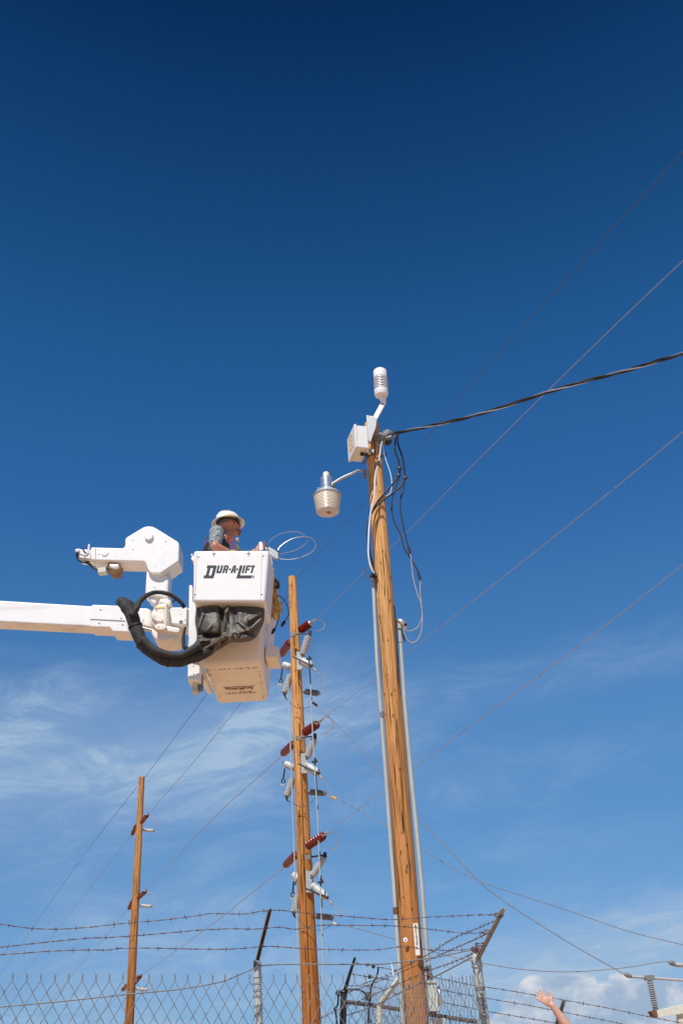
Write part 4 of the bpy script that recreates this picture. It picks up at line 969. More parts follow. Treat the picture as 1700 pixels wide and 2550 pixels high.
# control housing and small rail on the bucket lip
MB().hexa([W(646, 1370, 8.5), W(655, 1370, 8.5), W(655, 1370, 8.56), W(646, 1370, 8.56), W(644.5, 1350, 8.5), W(653, 1349.5, 8.5), W(653, 1349.5, 8.56), W(644.5, 1350, 8.56)], .004).build('rail_post', white, lift)

# apron: hanging vinyl cover with folds, drawn together into a throat at the lower left where the hoses enter
def apron():
    top = Z7([(262, 118), (1222, 118)])
    left = Z7([(262, 118), (270, 200), (255, 330), (258, 420), (275, 500), (280, 560), (275, 640), (225, 700), (160, 740), (130, 800)])
    right = Z7([(1222, 118), (1224, 250), (1222, 370), (1190, 450), (1160, 510), (1110, 600), (1040, 650), (930, 672), (760, 672), (560, 790), (470, 860), (400, 900)])
    def along(P, t):
        L = [0]
        for a, b in zip(P, P[1:]): L.append(L[-1] + math.hypot(b[0] - a[0], b[1] - a[1]))
        d = t * L[-1]
        for i in range(len(P) - 1):
            if d <= L[i + 1] + 1e-9:
                k = (d - L[i]) / (L[i + 1] - L[i]); return (lerp(P[i][0], P[i + 1][0], k), lerp(P[i][1], P[i + 1][1], k))
        return P[-1]
    NU, NV = 80, 96
    folds = [  # segment (zoom-7 px), width, height (m, + towards the viewer)
        ((690, 240), (640, 600), 16, .035), ((640, 130), (640, 560), 30, -.05), ((725, 130), (690, 240), 22, .03),
        ((640, 600), (740, 600), 22, .03), ((640, 600), (860, 545), 16, .028), ((860, 545), (1005, 500), 16, .03), ((760, 160), (860, 400), 26, -.018), ((860, 380), (1000, 495), 16, .024),
        ((1005, 495), (1190, 330), 20, .03), ((1020, 440), (1140, 330), 24, -.025), ((1020, 350), (1180, 260), 18, .022), ((1010, 500), (1120, 610), 26, -.03),
        ((370, 280), (280, 520), 16, .03), ((470, 440), (400, 520), 20, .022), ((280, 560), (400, 560), 18, -.04), ((300, 590), (390, 560), 14, .03), ((400, 570), (600, 580), 22, -.05), ((300, 640), (450, 640), 12, .025),
        ((640, 605), (600, 650), 18, .02), ((640, 600), (380, 770), 16, .035), ((600, 690), (470, 820), 15, .028), ((330, 660), (250, 700), 18, .03), ((700, 600), (560, 740), 14, -.025),
        ((360, 165), (600, 150), 12, .018), ((350, 180), (345, 260), 14, .015), ((800, 560), (1000, 520), 12, -.03), ((740, 640), (1000, 600), 30, .02)]
    V = []; F = []
    for j in range(NV + 1):
        t = j / NV; l, r = along(left, t), along(right, t)
        for i in range(NU + 1):
            u = i / NU; x, y = lerp(l[0], r[0], u), lerp(l[1], r[1], u)
            edge = (4 * u * (1 - u)) ** .42
            b = .0 + (.05 + .13 * math.sin(math.pi * min(1, t * 1.05)) ** .7) * edge * (1 - .35 * t)
            zx, zy = (x - 440) * 5.6, (y - 1480) * 5.6
            h = 0
            for (p, q, w, a) in folds:
                dx, dy_ = q[0] - p[0], q[1] - p[1]; tt = max(0, min(1, ((zx - p[0]) * dx + (zy - p[1]) * dy_) / (dx * dx + dy_ * dy_)))
                d = math.hypot(zx - p[0] - dx * tt, zy - p[1] - dy_ * tt); h += a * math.exp(-(d / (w * 1.45)) ** 1.5)
            h += noise.fractal(Vector((zx / 110, zy / 110, 3)), 1, 2, 4) * .005
            V.append(W(x, y, Yn - b - h * edge * 1.9))
    for j in range(NV):
        for i in range(NU): a = j * (NU + 1) + i; F.append((a, a + 1, a + NU + 2, a + NU + 1))
    s = MB(); s._add(V, F); return s.build('vinyl_apron', vinyl_m, lift, sharp=80)
apron()
# fabric sleeves
def sleeve(pts, Y, wpx, name='hose_sleeve', m=fabric_m, wr=.05, seg=20):
    P = smooth_path(PL(pts, Y[0], Y[1]) if isinstance(Y, tuple) else PL(pts, Y), 14); n = len(P); wl = wpx if isinstance(wpx, list) else [wpx] * len(pts)
    s = MB(); rr = []
    for i in range(n):
        f = i / (n - 1) * (len(wl) - 1); k_ = min(int(f), len(wl) - 2) if len(wl) > 1 else 0
        rr.append(size(lerp(wl[k_], wl[k_ + 1], f - k_), P[i]) / 2 * (1 + .012 * math.sin(i * 1.7) + .025 * math.sin(i * .37 + 2)))
    s.tube(P, rr, seg)
    for i, v in enumerate(s.v):
        q = noise.fractal(v * 14, 1, 2, 4) * wr * .35 + noise.noise(v * 45) * wr * .12
        c = P[min(i // seg, n - 1)]; d = v - c
        s.v[i] = c + d * (1 + q * 3)
    o = s.build(name, m, lift, sharp=80); return P, rr
P1, R1 = sleeve(Z6([(640, 1090), (700, 1150), (770, 1250), (820, 1400), (880, 1560), (960, 1690), (1120, 1800)]) + [(408, 1643), (440, 1648), (472, 1641), (500, 1632), (525, 1618)], Yn - .1, [24, 30, 33, 33, 31, 30, 29, 28, 27, 26, 26, 22])
sleeve(Z1([(325, 598), (345, 580), (385, 600), (410, 650)]), Yn - .08, [20, 26, 26, 20])
P2, R2 = sleeve(Z1([(412, 665), (425, 610), (455, 565), (500, 535), (550, 526), (610, 538), (650, 562), (680, 590), (692, 612)]), (Yn - .15, Yn + .1), [13, 16, 13, 11, 10.5, 10.5, 10.5, 10, 9])
sleeve(Z1([(398, 655), (425, 620), (440, 590)]), Yn - .17, [18, 16, 11])
sleeve([(356, 1590), (385, 1618), (420, 1630), (450, 1632), (476, 1620), (500, 1606)], Yn - .17, [18, 20, 18, 16, 20, 18])
for c_ in ((336, 1560), (361, 1600), (422, 1640)):
    i = min(range(len(P1)), key=lambda k_: (P1[k_] - W(*c_, Yn - .1)).length); d = (P1[i + 1] - P1[i]).normalized()
    MB().tube([P1[i] - d * .008, P1[i] + d * .008], R1[i] * 1.13, 20).build('cable_tie', black_m, lift)
sleeve(Z1([(698, 720), (688, 770), (692, 830), (710, 835)]), Yn - .03, [6, 8, 10, 8])
# yellow nylon tool pouch, hooks and control leads on the right side of the bucket
t = thing('tool_pouch', W(680, 1440, 8.9), 'orange yellow tool pouch hanging on the right side of the bucket', 'pouch')
MB().prism(PL(Z1([(1174, 400), (1184, 396), (1200, 440), (1207, 545), (1192, 556), (1172, 520)]), 8.85), DY * .18, .012).build('pouch_body', yellow_m, t)
MB().prism(PL(Z1([(1168, 530), (1196, 548), (1214, 570), (1212, 642), (1190, 645), (1170, 620)]), 8.95), DY * .2, .012).build('lower_pocket', mat('tan_pocket', (.62, .40, .20), .7), t)
MB().ball(W(*Z1([(1182, 400)])[0], 8.82), .022, u=10, v=6).build('grommet', brass_m, t)
MB().tube(smooth_path(PL(Z1([(1200, 455), (1215, 478), (1214, 500), (1200, 495)]), 8.8)), .016, 8).build('dark_tool', dark_m, t)
for yy in (600, 634):
    P = [W(*Z1([(1214 + 22 * math.cos(a), yy - 2 + 15 * math.sin(a))])[0], 8.9) for a in [(-2.2 + i * .42) for i in range(11)]]
    MB().tube([W(*Z1([(1214, yy - 45)])[0], 8.9)] + P, .011, 8).build('hook', brass_m, t)
for pts, lb in ((Z7([(1395, 0), (1415, 100), (1427, 200), (1420, 330), (1395, 420), (1370, 470)]), 'left'), (Z7([(1400, 10), (1480, 60), (1540, 150), (1562, 260), (1548, 310), (1510, 370)]), 'right')):
    P = smooth_path(PL(pts, 8.9)); e = P[-1]; e2_ = e + (P[-1] - P[-2]).normalized() * .05
    t = thing('control_lead', P[0], f'{lb} one of two thin black plug leads hanging right of the bucket', 'cable', 'plug leads beside the bucket')
    MB().tube(P, .005, 6).build('lead', black_m, t); MB().tube([e, lerp(e, e2_, .3), e2_, e2_ + (e2_ - e) * .4], [.008, .017, .015, .006], 8).build('plug', black_m, t)
wire('hanging_strap', PL([(672, 1382), (676, 1400), (677, 1418)], 8.8), .008, plas_m, 'thin white strap holding the yellow tool pouch to the bucket lip', 'strap')
# bird spikes: galvanised bracket with flexible coils
t = thing('coil_bracket', W(676, 1376, 8.6), 'galvanised bracket with three springy wire loops beside the bucket lip', 'bracket')
MB().prism(PL(Z4([(825, 520), (865, 510), (985, 575), (990, 620), (970, 655), (915, 625), (890, 600)]), 8.55), DY * .05, .004).build('bracket_plate', galv, t)
for x, y in Z4([(855, 520), (975, 572)]): MB().tube([W(x, y, 8.53), W(x, y - 3, 8.53)], .009, 8).build('stud', dark_m, t)
for pts in ([(860, 510), (872, 470), (930, 405), (1030, 358), (1140, 340), (1235, 352), (1290, 390)], [(975, 560), (1000, 515), (1070, 460), (1165, 415), (1270, 400), (1360, 415), (1402, 460), (1405, 525), (1340, 590), (1225, 640), (1110, 662), (1010, 655), (985, 640)],
            [(1310, 438), (1290, 480), (1220, 532), (1120, 572), (1000, 600)]):
    MB().tube(smooth_path(PL(Z4(pts), 8.54, 8.75)), .0032, 7).build('wire_loop', alu, t)

# ------------------------------------------------------------------ people
def remesh(o, vox, sm=4, fac=.5):
    m = o.modifiers.new('remesh', 'REMESH'); m.mode = 'VOXEL'; m.voxel_size = vox; m.use_smooth_shade = True
    m2 = o.modifiers.new('smooth', 'SMOOTH'); m2.iterations = sm; m2.factor = fac
    return o
def limb(s, P, r, seg=12):
    for i in range(len(P) - 1):
        s.tube([P[i], P[i + 1]], [r[i], r[i + 1]], seg); s.ball(P[i], r[i] * .99, u=seg, v=8)
    s.ball(P[-1], r[-1], u=seg, v=8)
def hand(s, wrist, d, across, k=1.0, curl=.5, thumb=1, spread=.06):
    """palm and five fingers; d along the hand, across towards the thumb; palm normal = d x across"""
    d = d.normalized(); across = (across - d * across.dot(d)).normalized(); nn = d.cross(across).normalized()
    pc = wrist + d * .055 * k
    rot = Matrix((across, d, nn)).transposed()
    s.ball(pc, (.041 * k, .052 * k, .015 * k), rot, u=14, v=10); s.ball(wrist + d * .01, (.028 * k, .03 * k, .019 * k), rot, u=12, v=8)
    for i, (off, ln) in enumerate(((.030, .073), (.010, .082), (-.010, .076), (-.029, .060))):
        b = wrist + d * .090 * k + across * off * k; a = d * math.cos(spread * (1.5 - i)) + across * math.sin(spread * (1.5 - i) * 1.3)
        p = [b - a * .02 * k]; ang = 0
        for j, f in enumerate((.45, .3, .25)):
            ang += curl * (.5, .7, .5)[j]
            p.append(p[-1] + (a * math.cos(ang) + nn * math.sin(ang)) * (ln * f + (.02 if j == 0 else 0)) * k)
        limb(s, p, [.0098 * k, .0092 * k, .0085 * k, .0072 * k], 10)
    t0 = wrist + d * .03 * k + across * .026 * k
    t1 = t0 + (d * .6 + across * .75 + nn * .15).normalized() * .038 * k; t2 = t1 + (d * .85 + across * .5 + nn * .2).normalized() * .030 * k; t3 = t2 + (d * .95 + across * .25 + nn * .2).normalized() * .024 * k
    limb(s, [t0, t1, t2, t3], [.015 * k, .0125 * k, .0105 * k, .0085 * k], 10)

# lineman in the bucket
hc = W(574, 1311, 8.85)                                    # head centre
Fh = Vector((.70, .52, .42)).normalized(); Uh = Vector((-.24, -.12, .96)); Uh = (Uh - Fh * Uh.dot(Fh)).normalized(); Sh = Fh.cross(Uh).normalized()   # Sh: his right side, facing the camera
RH = Matrix((Fh, Sh, Uh)).transposed()
def H(f, s_, u): return hc + Fh * f + Sh * s_ + Uh * u
sgn = 1 if Sh.y < 0 else -1
man = thing('person', Vector((hc.x - .05, hc.y, zb_ + .02)), 'lineman in white hard hat and camouflage shirt standing in the lift bucket', 'person')
s = MB()
s.ball(H(-.012, 0, .03), (.098, .076, .10), RH, u=20, v=14)
s.ball(H(.028, 0, -.035), (.066, .056, .075), RH, u=16, v=12)
s.ball(H(.055, 0, -.078), (.034, .036, .028), RH)
s.tube([H(.082, 0, .02), H(.112, 0, -.018)], [.010, .017], 8); s.ball(H(.108, 0, -.020), .016, u=8, v=6)
s.ball(H(.088, 0, -.052), (.014, .026, .010), RH, u=10, v=6); s.ball(H(.074, 0, .035), (.022, .05, .014), RH, u=12, v=6)
for q in (1, -1):
    s.ball(H(-.008, q * .078, -.005), (.022, .011, .034), RH, u=12, v=8)
nk = H(-.035, 0, -.07); sc_ = Vector((hc.x - .135, hc.y - .03, hc.z - .235))      # shoulder centre
limb(s, [nk, lerp(nk, sc_, .55), sc_], [.060, .063, .07])
fwd = Vector((.80, .60, 0)).normalized(); side = Vector((fwd.y, -fwd.x, 0))       # right side: towards camera and right... 
side = Vector((.60, -.80, 0))
shR = W(540, 1326, 8.72); elR = W(535.5, 1361, 8.52); wrR = W(566, 1374, 8.56)
shL = sc_ + (sc_ - shR) * 1.0; shL.z = sc_.z - .02
elL = shL + Vector((.12, .05, -.24)); wrL = W(633, 1374, 8.8)
limb(s, [shR, elR, wrR], [.052, .046, .032]); limb(s, [shL, elL, wrL], [.05, .042, .03])
hand(s, wrL, Vector((.9, -.25, .25)), Vector((0, .3, .9)), .95, .7)
hip = Vector((sc_.x + .02, sc_.y + .02, sc_.z - .56))
limb(s, [sc_, (sc_ + hip) / 2, hip], [.10, .12, .12], 14)
for q in (1, -1):
    h_ = hip + side * .09 * q; kz = (hip.z + zb_ + .1) / 2
    limb(s, [h_, Vector((h_.x + .02, h_.y + .02, kz)), Vector((h_.x, h_.y, zb_ + .12)), Vector((h_.x + .10, h_.y + .07, zb_ + .08))], [.085, .06, .045, .04])
remesh(s.build('body', skin_m, man), .0065, 3)
# sleeve and shirt
s = MB(); limb(s, [lerp(shR, sc_, .35), shR, lerp(shR, elR, .55), lerp(shR, elR, .82)], [.075, .076, .066, .060], 16)
limb(s, [lerp(shL, sc_, .35), shL, lerp(shL, elL, .6)], [.075, .07, .062], 16)
o = remesh(s.build('camouflage_sleeves', camo_m, man), .008, 3)
s = MB(); s.ball(sc_ + Vector((.0, .0, -.02)), (.125, .165, .075), Matrix((fwd, side, Vector((0, 0, 1)))).transposed(), u=18, v=12)
limb(s, [sc_ + Vector((-.01, 0, -.08)), (sc_ + hip) / 2, hip], [.135, .15, .145], 18)
s.ball(lerp(sc_, nk, .35) + Vector((-.02, 0, 0)), (.085, .085, .06), u=14, v=8)
remesh(s.build('vest', vest_m, man), .010, 3)
s = MB(); limb(s, [hip, hip + Vector((0, 0, -.08))], [.15, .14], 16)
for q in (1, -1):
    h_ = hip + side * .09 * q; limb(s, [h_, Vector((h_.x + .02, h_.y + .02, (hip.z + zb_ + .1) / 2)), Vector((h_.x, h_.y, zb_ + .12))], [.105, .08, .062])
remesh(s.build('trousers', jean_m, man), .012, 2)
# back hair under the helmet
s = MB(); s.ball(H(-.030, 0, .058), (.080, .080, .062), RH, u=18, v=12); remesh(s.build('hair', hair_m, man), .008, 2)
# gloves
s = MB(); hand(s, wrR + Vector((-.015, 0, -.012)), Vector((.80, .1, -.5)), Vector((.3, -.3, .8)), .85, .9); s.tube([wrR - Vector((.03, 0, -.004)), wrR + Vector((.01, 0, -.008))], [.034, .032], 14)
remesh(s.build('glove', glove_m, man), .005, 2)
s = MB(); gh = W(591, 1345, 8.72); s.ball(gh, (.020, .022, .028), u=12, v=8)
remesh(s.build('radio_pouch', tan_m, man), .005, 2)
MB().tube(smooth_path(PL(Z4([(432, 425), (440, 470), (455, 520), (470, 560)]), 8.60)), .017, 8, flat=.4).build('harness_strap', strap_m, man)
MB().tube(smooth_path(PL(Z4([(400, 400), (432, 428), (470, 500), (480, 560)]), 8.62)), .013, 8, flat=.4).build('harness_strap', strap_m, man)
MB().tube(smooth_path(PL(Z4([(160, 395), (146, 450), (146, 500)]), 8.68)), .010, 8, flat=.4).build('harness_strap', strap_m, man)
MB().prism(PL(Z4([(490, 480), (520, 475), (555, 545), (500, 565)]), 8.72), DY * .06, .01).build('equipment_pouch', olive_m, man)
# hard hat: full brim, suspension and headlamp strap inside
Uc = Vector((-.12, .08, 1)).normalized(); Fc = (Fh - Uc * Fh.dot(Uc)).normalized(); Sc = Fc.cross(Uc); RC = Matrix((Fc, Sc, Uc)).transposed()
hat_c = H(-.005, 0, .056)
hb = thing('x', Vector(), 'x', 'x'); bpy.data.objects.remove(hb)
s = MB(); U_, prof = 32, []
for a in range(0, 10):
    th = math.pi / 2 * a / 9; prof.append((math.sin(th) * .124, math.cos(th) * .112))
prof += [(.132, -.006), (.158, -.018), (.166, -.024), (.164, -.029), (.13, -.014), (.118, -.006)] + [(math.sin(math.pi / 2 * a / 9) * .114, math.cos(math.pi / 2 * a / 9) * .102) for a in range(8, -1, -1)]
V = [hat_c + RC @ Vector((r_ * math.cos(2 * math.pi * i / U_) * 1.03, r_ * math.sin(2 * math.pi * i / U_) * .93, z_)) for r_, z_ in prof for i in range(U_)]
n = len(prof)
F = [(j * U_ + i, j * U_ + (i + 1) % U_, (j + 1) * U_ + (i + 1) % U_, (j + 1) * U_ + i) for j in range(n - 1) for i in range(U_)]
s._add(V, F); hat = s.build('hard_hat', mat('white_hard_hat', (.78, .78, .76), .3, var=.02, coat=.3), man)
s = MB()
for q in (-.020, 0, .020): s.tube([hat_c + RC @ Vector((math.cos(a) * (.128 - abs(q) * .02), q, math.sin(a) * .114 + .001)) for a in [i * math.pi / 12 for i in range(2, 11)]], .006, 6)
s.build('ridge', mat('white_ridge', (.78, .78, .76), .3), hat)
s = MB()
Pb = [hat_c + RC @ Vector((math.cos(a) * .104, math.sin(a) * .092, -.006)) for a in [i * math.pi / 12 for i in range(25)]]
s.tube(Pb, .016, 8, flat=1.0, cap=False); s.build('suspension_band', vest_m, hat)
Pb = [hat_c + RC @ Vector((math.cos(a) * .118, math.sin(a) * .106, .004)) for a in [math.pi * .42 + i * math.pi / 26 for i in range(9)]]
MB().tube(Pb, .015, 8).build('yellow_strap', glove_m, hat)
Pb = [hat_c + RC @ Vector((math.cos(a) * .118, math.sin(a) * .106, .004)) for a in [-math.pi * .42 - i * math.pi / 26 for i in range(9)]]
MB().tube(Pb, .015, 8).build('yellow_strap', glove_m, hat)
s = MB()
for i, (x, y) in enumerate(Z4([(388, 112), (380, 122), (388, 132), (412, 128), (424, 130), (436, 132), (448, 136), (460, 140)])):
    p = W(x, y, hat_c.y); d = (p - hat_c); d.y = 0; l = min(.118, d.length)
    yy = -math.sqrt(max(0, .118 ** 2 - l * l)); s.ball(hat_c + Vector((d.x, yy - .004, d.z)), (.0065, .004, .006), u=6, v=4)
s.build('printed_emblem', blue_m, hat)
# sunglasses edge
MB().tube([H(.078, sgn * .055, .016), H(.0, sgn * .078, .012)], .004, 6).build('glasses_arm', logo_m, man)
s = MB(); s.ball(H(.086, sgn * .030, .012), (.012, .026, .017), RH, u=10, v=6); s.ball(H(.086, -sgn * .030, .012), (.012, .026, .017), RH, u=10, v=6); s.build('glasses', logo_m, man)
s = MB(); s.ball(H(.050, 0, -.082), (.042, .045, .030), RH, u=14, v=8); s.ball(H(.086, 0, -.040), (.012, .028, .007), RH, u=10, v=6); s.ball(H(.020, 0, -.066), (.045, .0585, .024), RH, u=14, v=8)
remesh(s.build('beard', mat('grey_brown_beard', (.17, .09, .06), .8, var=.4, vscale=50), man), .005, 2)
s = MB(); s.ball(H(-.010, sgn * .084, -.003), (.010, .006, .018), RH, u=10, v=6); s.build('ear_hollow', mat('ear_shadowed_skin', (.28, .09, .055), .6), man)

# raised forearm of a bystander behind the far side of the yard, lower right
YH = 9.6
wr = W(1374, 2503, YH)
t = thing('person', Vector((W(1450, 2600, YH).x, YH, 0)), 'bare raised forearm and open hand of a person below the frame at lower right', 'person')
s = MB()
hd = (W(1342, 2477, YH - .02) - wr); hd.y = 0
el_ = W(1428, 2580, YH + .02); sho = Vector((el_.x + .16, YH + .02, 1.20))
limb(s, [sho, el_, lerp(el_, wr, .4), lerp(el_, wr, .85), wr], [.052, .045, .043, .030, .026], 14)
hand(s, wr - hd.normalized() * .01, hd, Vector((hd.z, 0, -hd.x)), .98, .15, spread=.05)
px_ = sho.x + .17
hd2 = Vector((px_, YH + .02, 1.38))
s.ball(hd2, (.078, .095, .115), u=16, v=12); s.ball(hd2 + Vector((0, -.09, -.01)), (.014, .02, .02)); s.ball(hd2 + Vector((0, -.03, -.08)), (.05, .06, .05))
for q in (1, -1): s.ball(hd2 + Vector((.078 * q, 0, -.01)), (.012, .02, .032))
limb(s, [hd2 + Vector((0, .01, -.08)), Vector((px_, YH + .03, 1.2))], [.055, .06]); limb(s, [Vector((px_ - .12, YH + .03, 1.17)), Vector((px_ + .13, YH + .03, 1.17))], [.07, .07])
limb(s, [Vector((px_, YH + .03, 1.12)), Vector((px_, YH + .03, .95)), Vector((px_, YH + .03, .76))], [.14, .13, .15], 16)
limb(s, [Vector((px_ + .17, YH + .03, 1.16)), Vector((px_ + .24, YH + .03, .92)), Vector((px_ + .25, YH - .02, .70))], [.05, .042, .03])
hand(s, Vector((px_ + .25, YH - .02, .69)), Vector((0, -.1, -1)), Vector((0, -1, 0)), .9, .5)
for q in (1, -1): limb(s, [Vector((px_ + .08 * q, YH + .03, .74)), Vector((px_ + .085 * q, YH, .42)), Vector((px_ + .085 * q, YH + .05, .07)), Vector((px_ + .09 * q, YH - .12, .04))], [.085, .06, .042, .035])
remesh(s.build('body', pskin_m, t), .0055, 3)
s = MB(); limb(s, [Vector((px_, YH + .03, 1.12)), Vector((px_, YH + .03, .95)), Vector((px_, YH + .03, .78))], [.155, .145, .16], 16); limb(s, [Vector((px_ - .12, YH + .03, 1.17)), Vector((px_ + .15, YH + .03, 1.17))], [.082, .082])
remesh(s.build('shirt', shirt_m, t), .012, 2)
s = MB()
for q in (1, -1): limb(s, [Vector((px_ + .08 * q, YH + .03, .78)), Vector((px_ + .085 * q, YH, .42)), Vector((px_ + .085 * q, YH + .05, .12))], [.105, .08, .065])
remesh(s.build('trousers', jean_m, t), .012, 2)
s = MB(); s.ball(hd2 + Vector((0, .015, .03)), (.088, .10, .105), u=16, v=12); s.build('hair', hair_m, t)

# ------------------------------------------------------------------ fences
def barbed(pts, Y, parent, rpx=1.0, Y1=None, every=.125, name='barbed_strand', m=barb_m):
    P = smooth_path(PL(pts, Y, Y1 if Y1 is not None else Y), 10); s = MB()
    if pts[0][0] < 0: P = [P[0] + Vector((-1.0, -.1, 0))] + P
    if pts[-1][0] > 1690: P.append(P[-1] + (P[-1] - P[-2]).normalized() * 6)
    Q = [P[0]]; L = 0                                        # resample evenly
    step = .022 * rpx; acc = 0
    for a, b in zip(P, P[1:]):
        d = (b - a).length; k = step - acc
        while k < d: Q.append(lerp(a, b, k / d)); k += step
        acc = d - (k - step)
    Q.append(P[-1])
    for ph in (0, math.pi):
        out = []
        for i, p in enumerate(Q):
            d = (Q[min(i + 1, len(Q) - 1)] - Q[max(i - 1, 0)]).normalized(); x, y = s.frame(d); a = i * .9 + ph
            out.append(p + (x * math.cos(a) + y * math.sin(a)) * .0017 * rpx)
        s.tube(out, .0015 * rpx, 4)
    nb = max(1, int(every / step)); random.seed(len(Q))
    i = random.randint(1, nb)
    while i < len(Q) - 1:
        p = Q[i]; d = (Q[i + 1] - Q[i - 1]).normalized(); x, y = s.frame(d)
        s.tube([p - d * .006 * rpx, p + d * .006 * rpx], .0042 * rpx, 6)
        for _ in range(2):
            a = random.random() * 6.28; v = (x * math.cos(a) + y * math.sin(a) + d * random.uniform(-.4, .4)).normalized() * .017 * rpx
            s.tube([p - v, p + v], .0012 * rpx, 4)
        i += nb + random.randint(-1, 1)
    return s.build(name, m, parent)
def zigzag(pitch, hgt, rows, r, first=0):
    """one fence wire running down: zig to the right, zag to the left, its top end twisted up into a barb"""
    s = MB(); P = []
    P.append(Vector((pitch * .10, 0, hgt * .30))); P.append(Vector((-pitch * .05, -r, hgt * .18))); P.append(Vector((pitch * .05, r, hgt * .08)))
    for j in range(rows):
        x0 = 0 if j % 2 == 0 else pitch * .5
        z = -j * hgt * .5
        o = r * (1 if j % 2 else -1)
        P += [Vector((x0 + (.03 if j % 2 == 0 else -.03) * pitch, o, z + hgt * .04)), Vector((x0 + (.03 if j % 2 == 0 else -.03) * pitch, o, z - hgt * .04))]
    s.tube(P, r, 4); return s
def chain_link(parent, A, B, ztopA, ztopB, pitch, hgt, zbot, r, m=mesh_m):
    """A..B plan points; one object per wire, sharing two meshes (odd wires mirrored)"""
    d = (B - A); d.z = 0; L = d.length; u = d.normalized(); n = int(L / (pitch / 2)); rows = int((max(ztopA, ztopB) - zbot) / (hgt / 2))
    me = zigzag(pitch, hgt, rows, r).mesh('mesh_wire', m)
    ang = math.atan2(u.y, u.x); po = wloc(parent)
    for i in range(n + 1):
        # wire i zigzags between column i/2 and (i+1)/2; neighbours mirrored so that they hook into each other
        c = A + u * (i * pitch / 2); c.z = lerp(ztopA, ztopB, i / n)
        o = bpy.data.objects.new('mesh_wire', me); COL.objects.link(o); o.parent = parent; o.location = c - po + Vector((0, 0, 0))
        o.rotation_euler = (0, 0, ang); 
        if i % 2: o.scale = (-1, 1, 1); o.location = o.location + u * (pitch / 2)
        random.seed(i); o.rotation_euler.x = random.uniform(-.004, .004)
        o.scale.z = random.uniform(.985, 1.01)
FY0, FY1 = 6.3, 7.5                                          # distance of the front fence at its left and corner end
def fy(px): return lerp(FY0, FY1, px / 1200)
A = W(-420, 2436, fy(-420)); B = W(1196, 2434, FY1)
At, Bt = W(0, 2444, FY0), W(1190, 2444, FY1)
slope = (Bt.z - At.z) / ((Bt - At).to_2d().length)
zA = At.z - slope * ((A - At).to_2d().length); zB = Bt.z
front = thing('chain_link_fence', Vector((A.x, A.y, 0)), 'near chain link fence with slanted barbed wire arms across the foot of the picture', 'fence', 'chain link fences')
chain_link(front, A, B, zA, zB, .079, .128, .6, .0021)
STR = [
 [(-160, 2288), (-60, 2294), (0, 2301), (67, 2310.6), (137, 2313.8), (223, 2309), (306, 2299.4), (414.5, 2290), (500, 2279), (527.5, 2275), (608, 2276), (645, 2270), (671, 2267.5), (697, 2266.7), (737, 2270.8), (794.4, 2277), (837, 2279.4), (900, 2285), (978.6, 2290), (1064.7, 2284), (1150, 2280), (1208, 2278), (1243, 2279.4)],
 [(-160, 2376), (0, 2359), (121, 2345.7), (220, 2336), (265, 2335), (351, 2329), (450, 2320.4), (500, 2316), (579, 2312.7), (622, 2313.8), (662, 2311.8), (697, 2309), (737, 2314), (786, 2305), (850, 2304), (978.6, 2306), (1064.7, 2313.5), (1150.8, 2323.4), (1214, 2322.5)],
 [(-160, 2386), (0, 2377.6), (127.6, 2368.6), (223, 2365.4), (270, 2366), (300, 2361.6), (380, 2361), (450, 2362.6), (550, 2364), (600, 2362), (645, 2357.7), (680, 2357), (751, 2362), (800, 2364), (927.5, 2365.5), (1004, 2357.5), (1071, 2365.5), (1151, 2365.5), (1195, 2352.8)]]
for q in STR: barbed(q, fy(q[0][0]) - .2, front, 1.0, FY1 - .2)
# tension wire
MB().tube(smooth_path(PL([(-160, 2524), (0, 2507.6), (160, 2493), (319, 2476), (450, 2463), (550.5, 2445), (593.5, 2428), (635, 2411), (648, 2405), (717, 2401.6), (900, 2401.4), (972, 2399), (1087, 2383), (1180, 2364)], fy(-160) - .03, FY1 - .03)), .0042, 6).build('tension_wire', mesh_m, front)
# line post
Yp1 = fy(640)
P = PL([(639.5, 2394), (645, 2550)], Yp1 + .03); down = P[1] + (P[1] - P[0]) * ((P[1].z) / (P[0].z - P[1].z)); down.z = 0
post = MB().tube([P[0], P[1], down], size(18.5, P[0]) / 2, 16).build('line_post', conduit_m, front)
MB().tube(PL([(639.5, 2398), (640.5, 2430)], Yp1 + .03), size(20.5, P[0]) / 2, 16).build('collar', conduit_m, post)
MB().tube(PL([(640.5, 2428), (641, 2434)], Yp1 + .03), size(22, P[0]) / 2, 16).build('collar_lip', conduit_m, post)
for yy, dx in ((2452, .5), (2470, 1), (2484, 1.5), (2508, 2), (2530, 3)):     # tie wires wound round the post
    c = W(641 + dx, yy, Yp1 + .03); MB().tube([c + Vector((math.cos(a) * .029, math.sin(a) * .029, a * .004 - .01)) for a in [i * .5 for i in range(14)]], .0018, 5).build('tie_wire', mesh_dk, post)
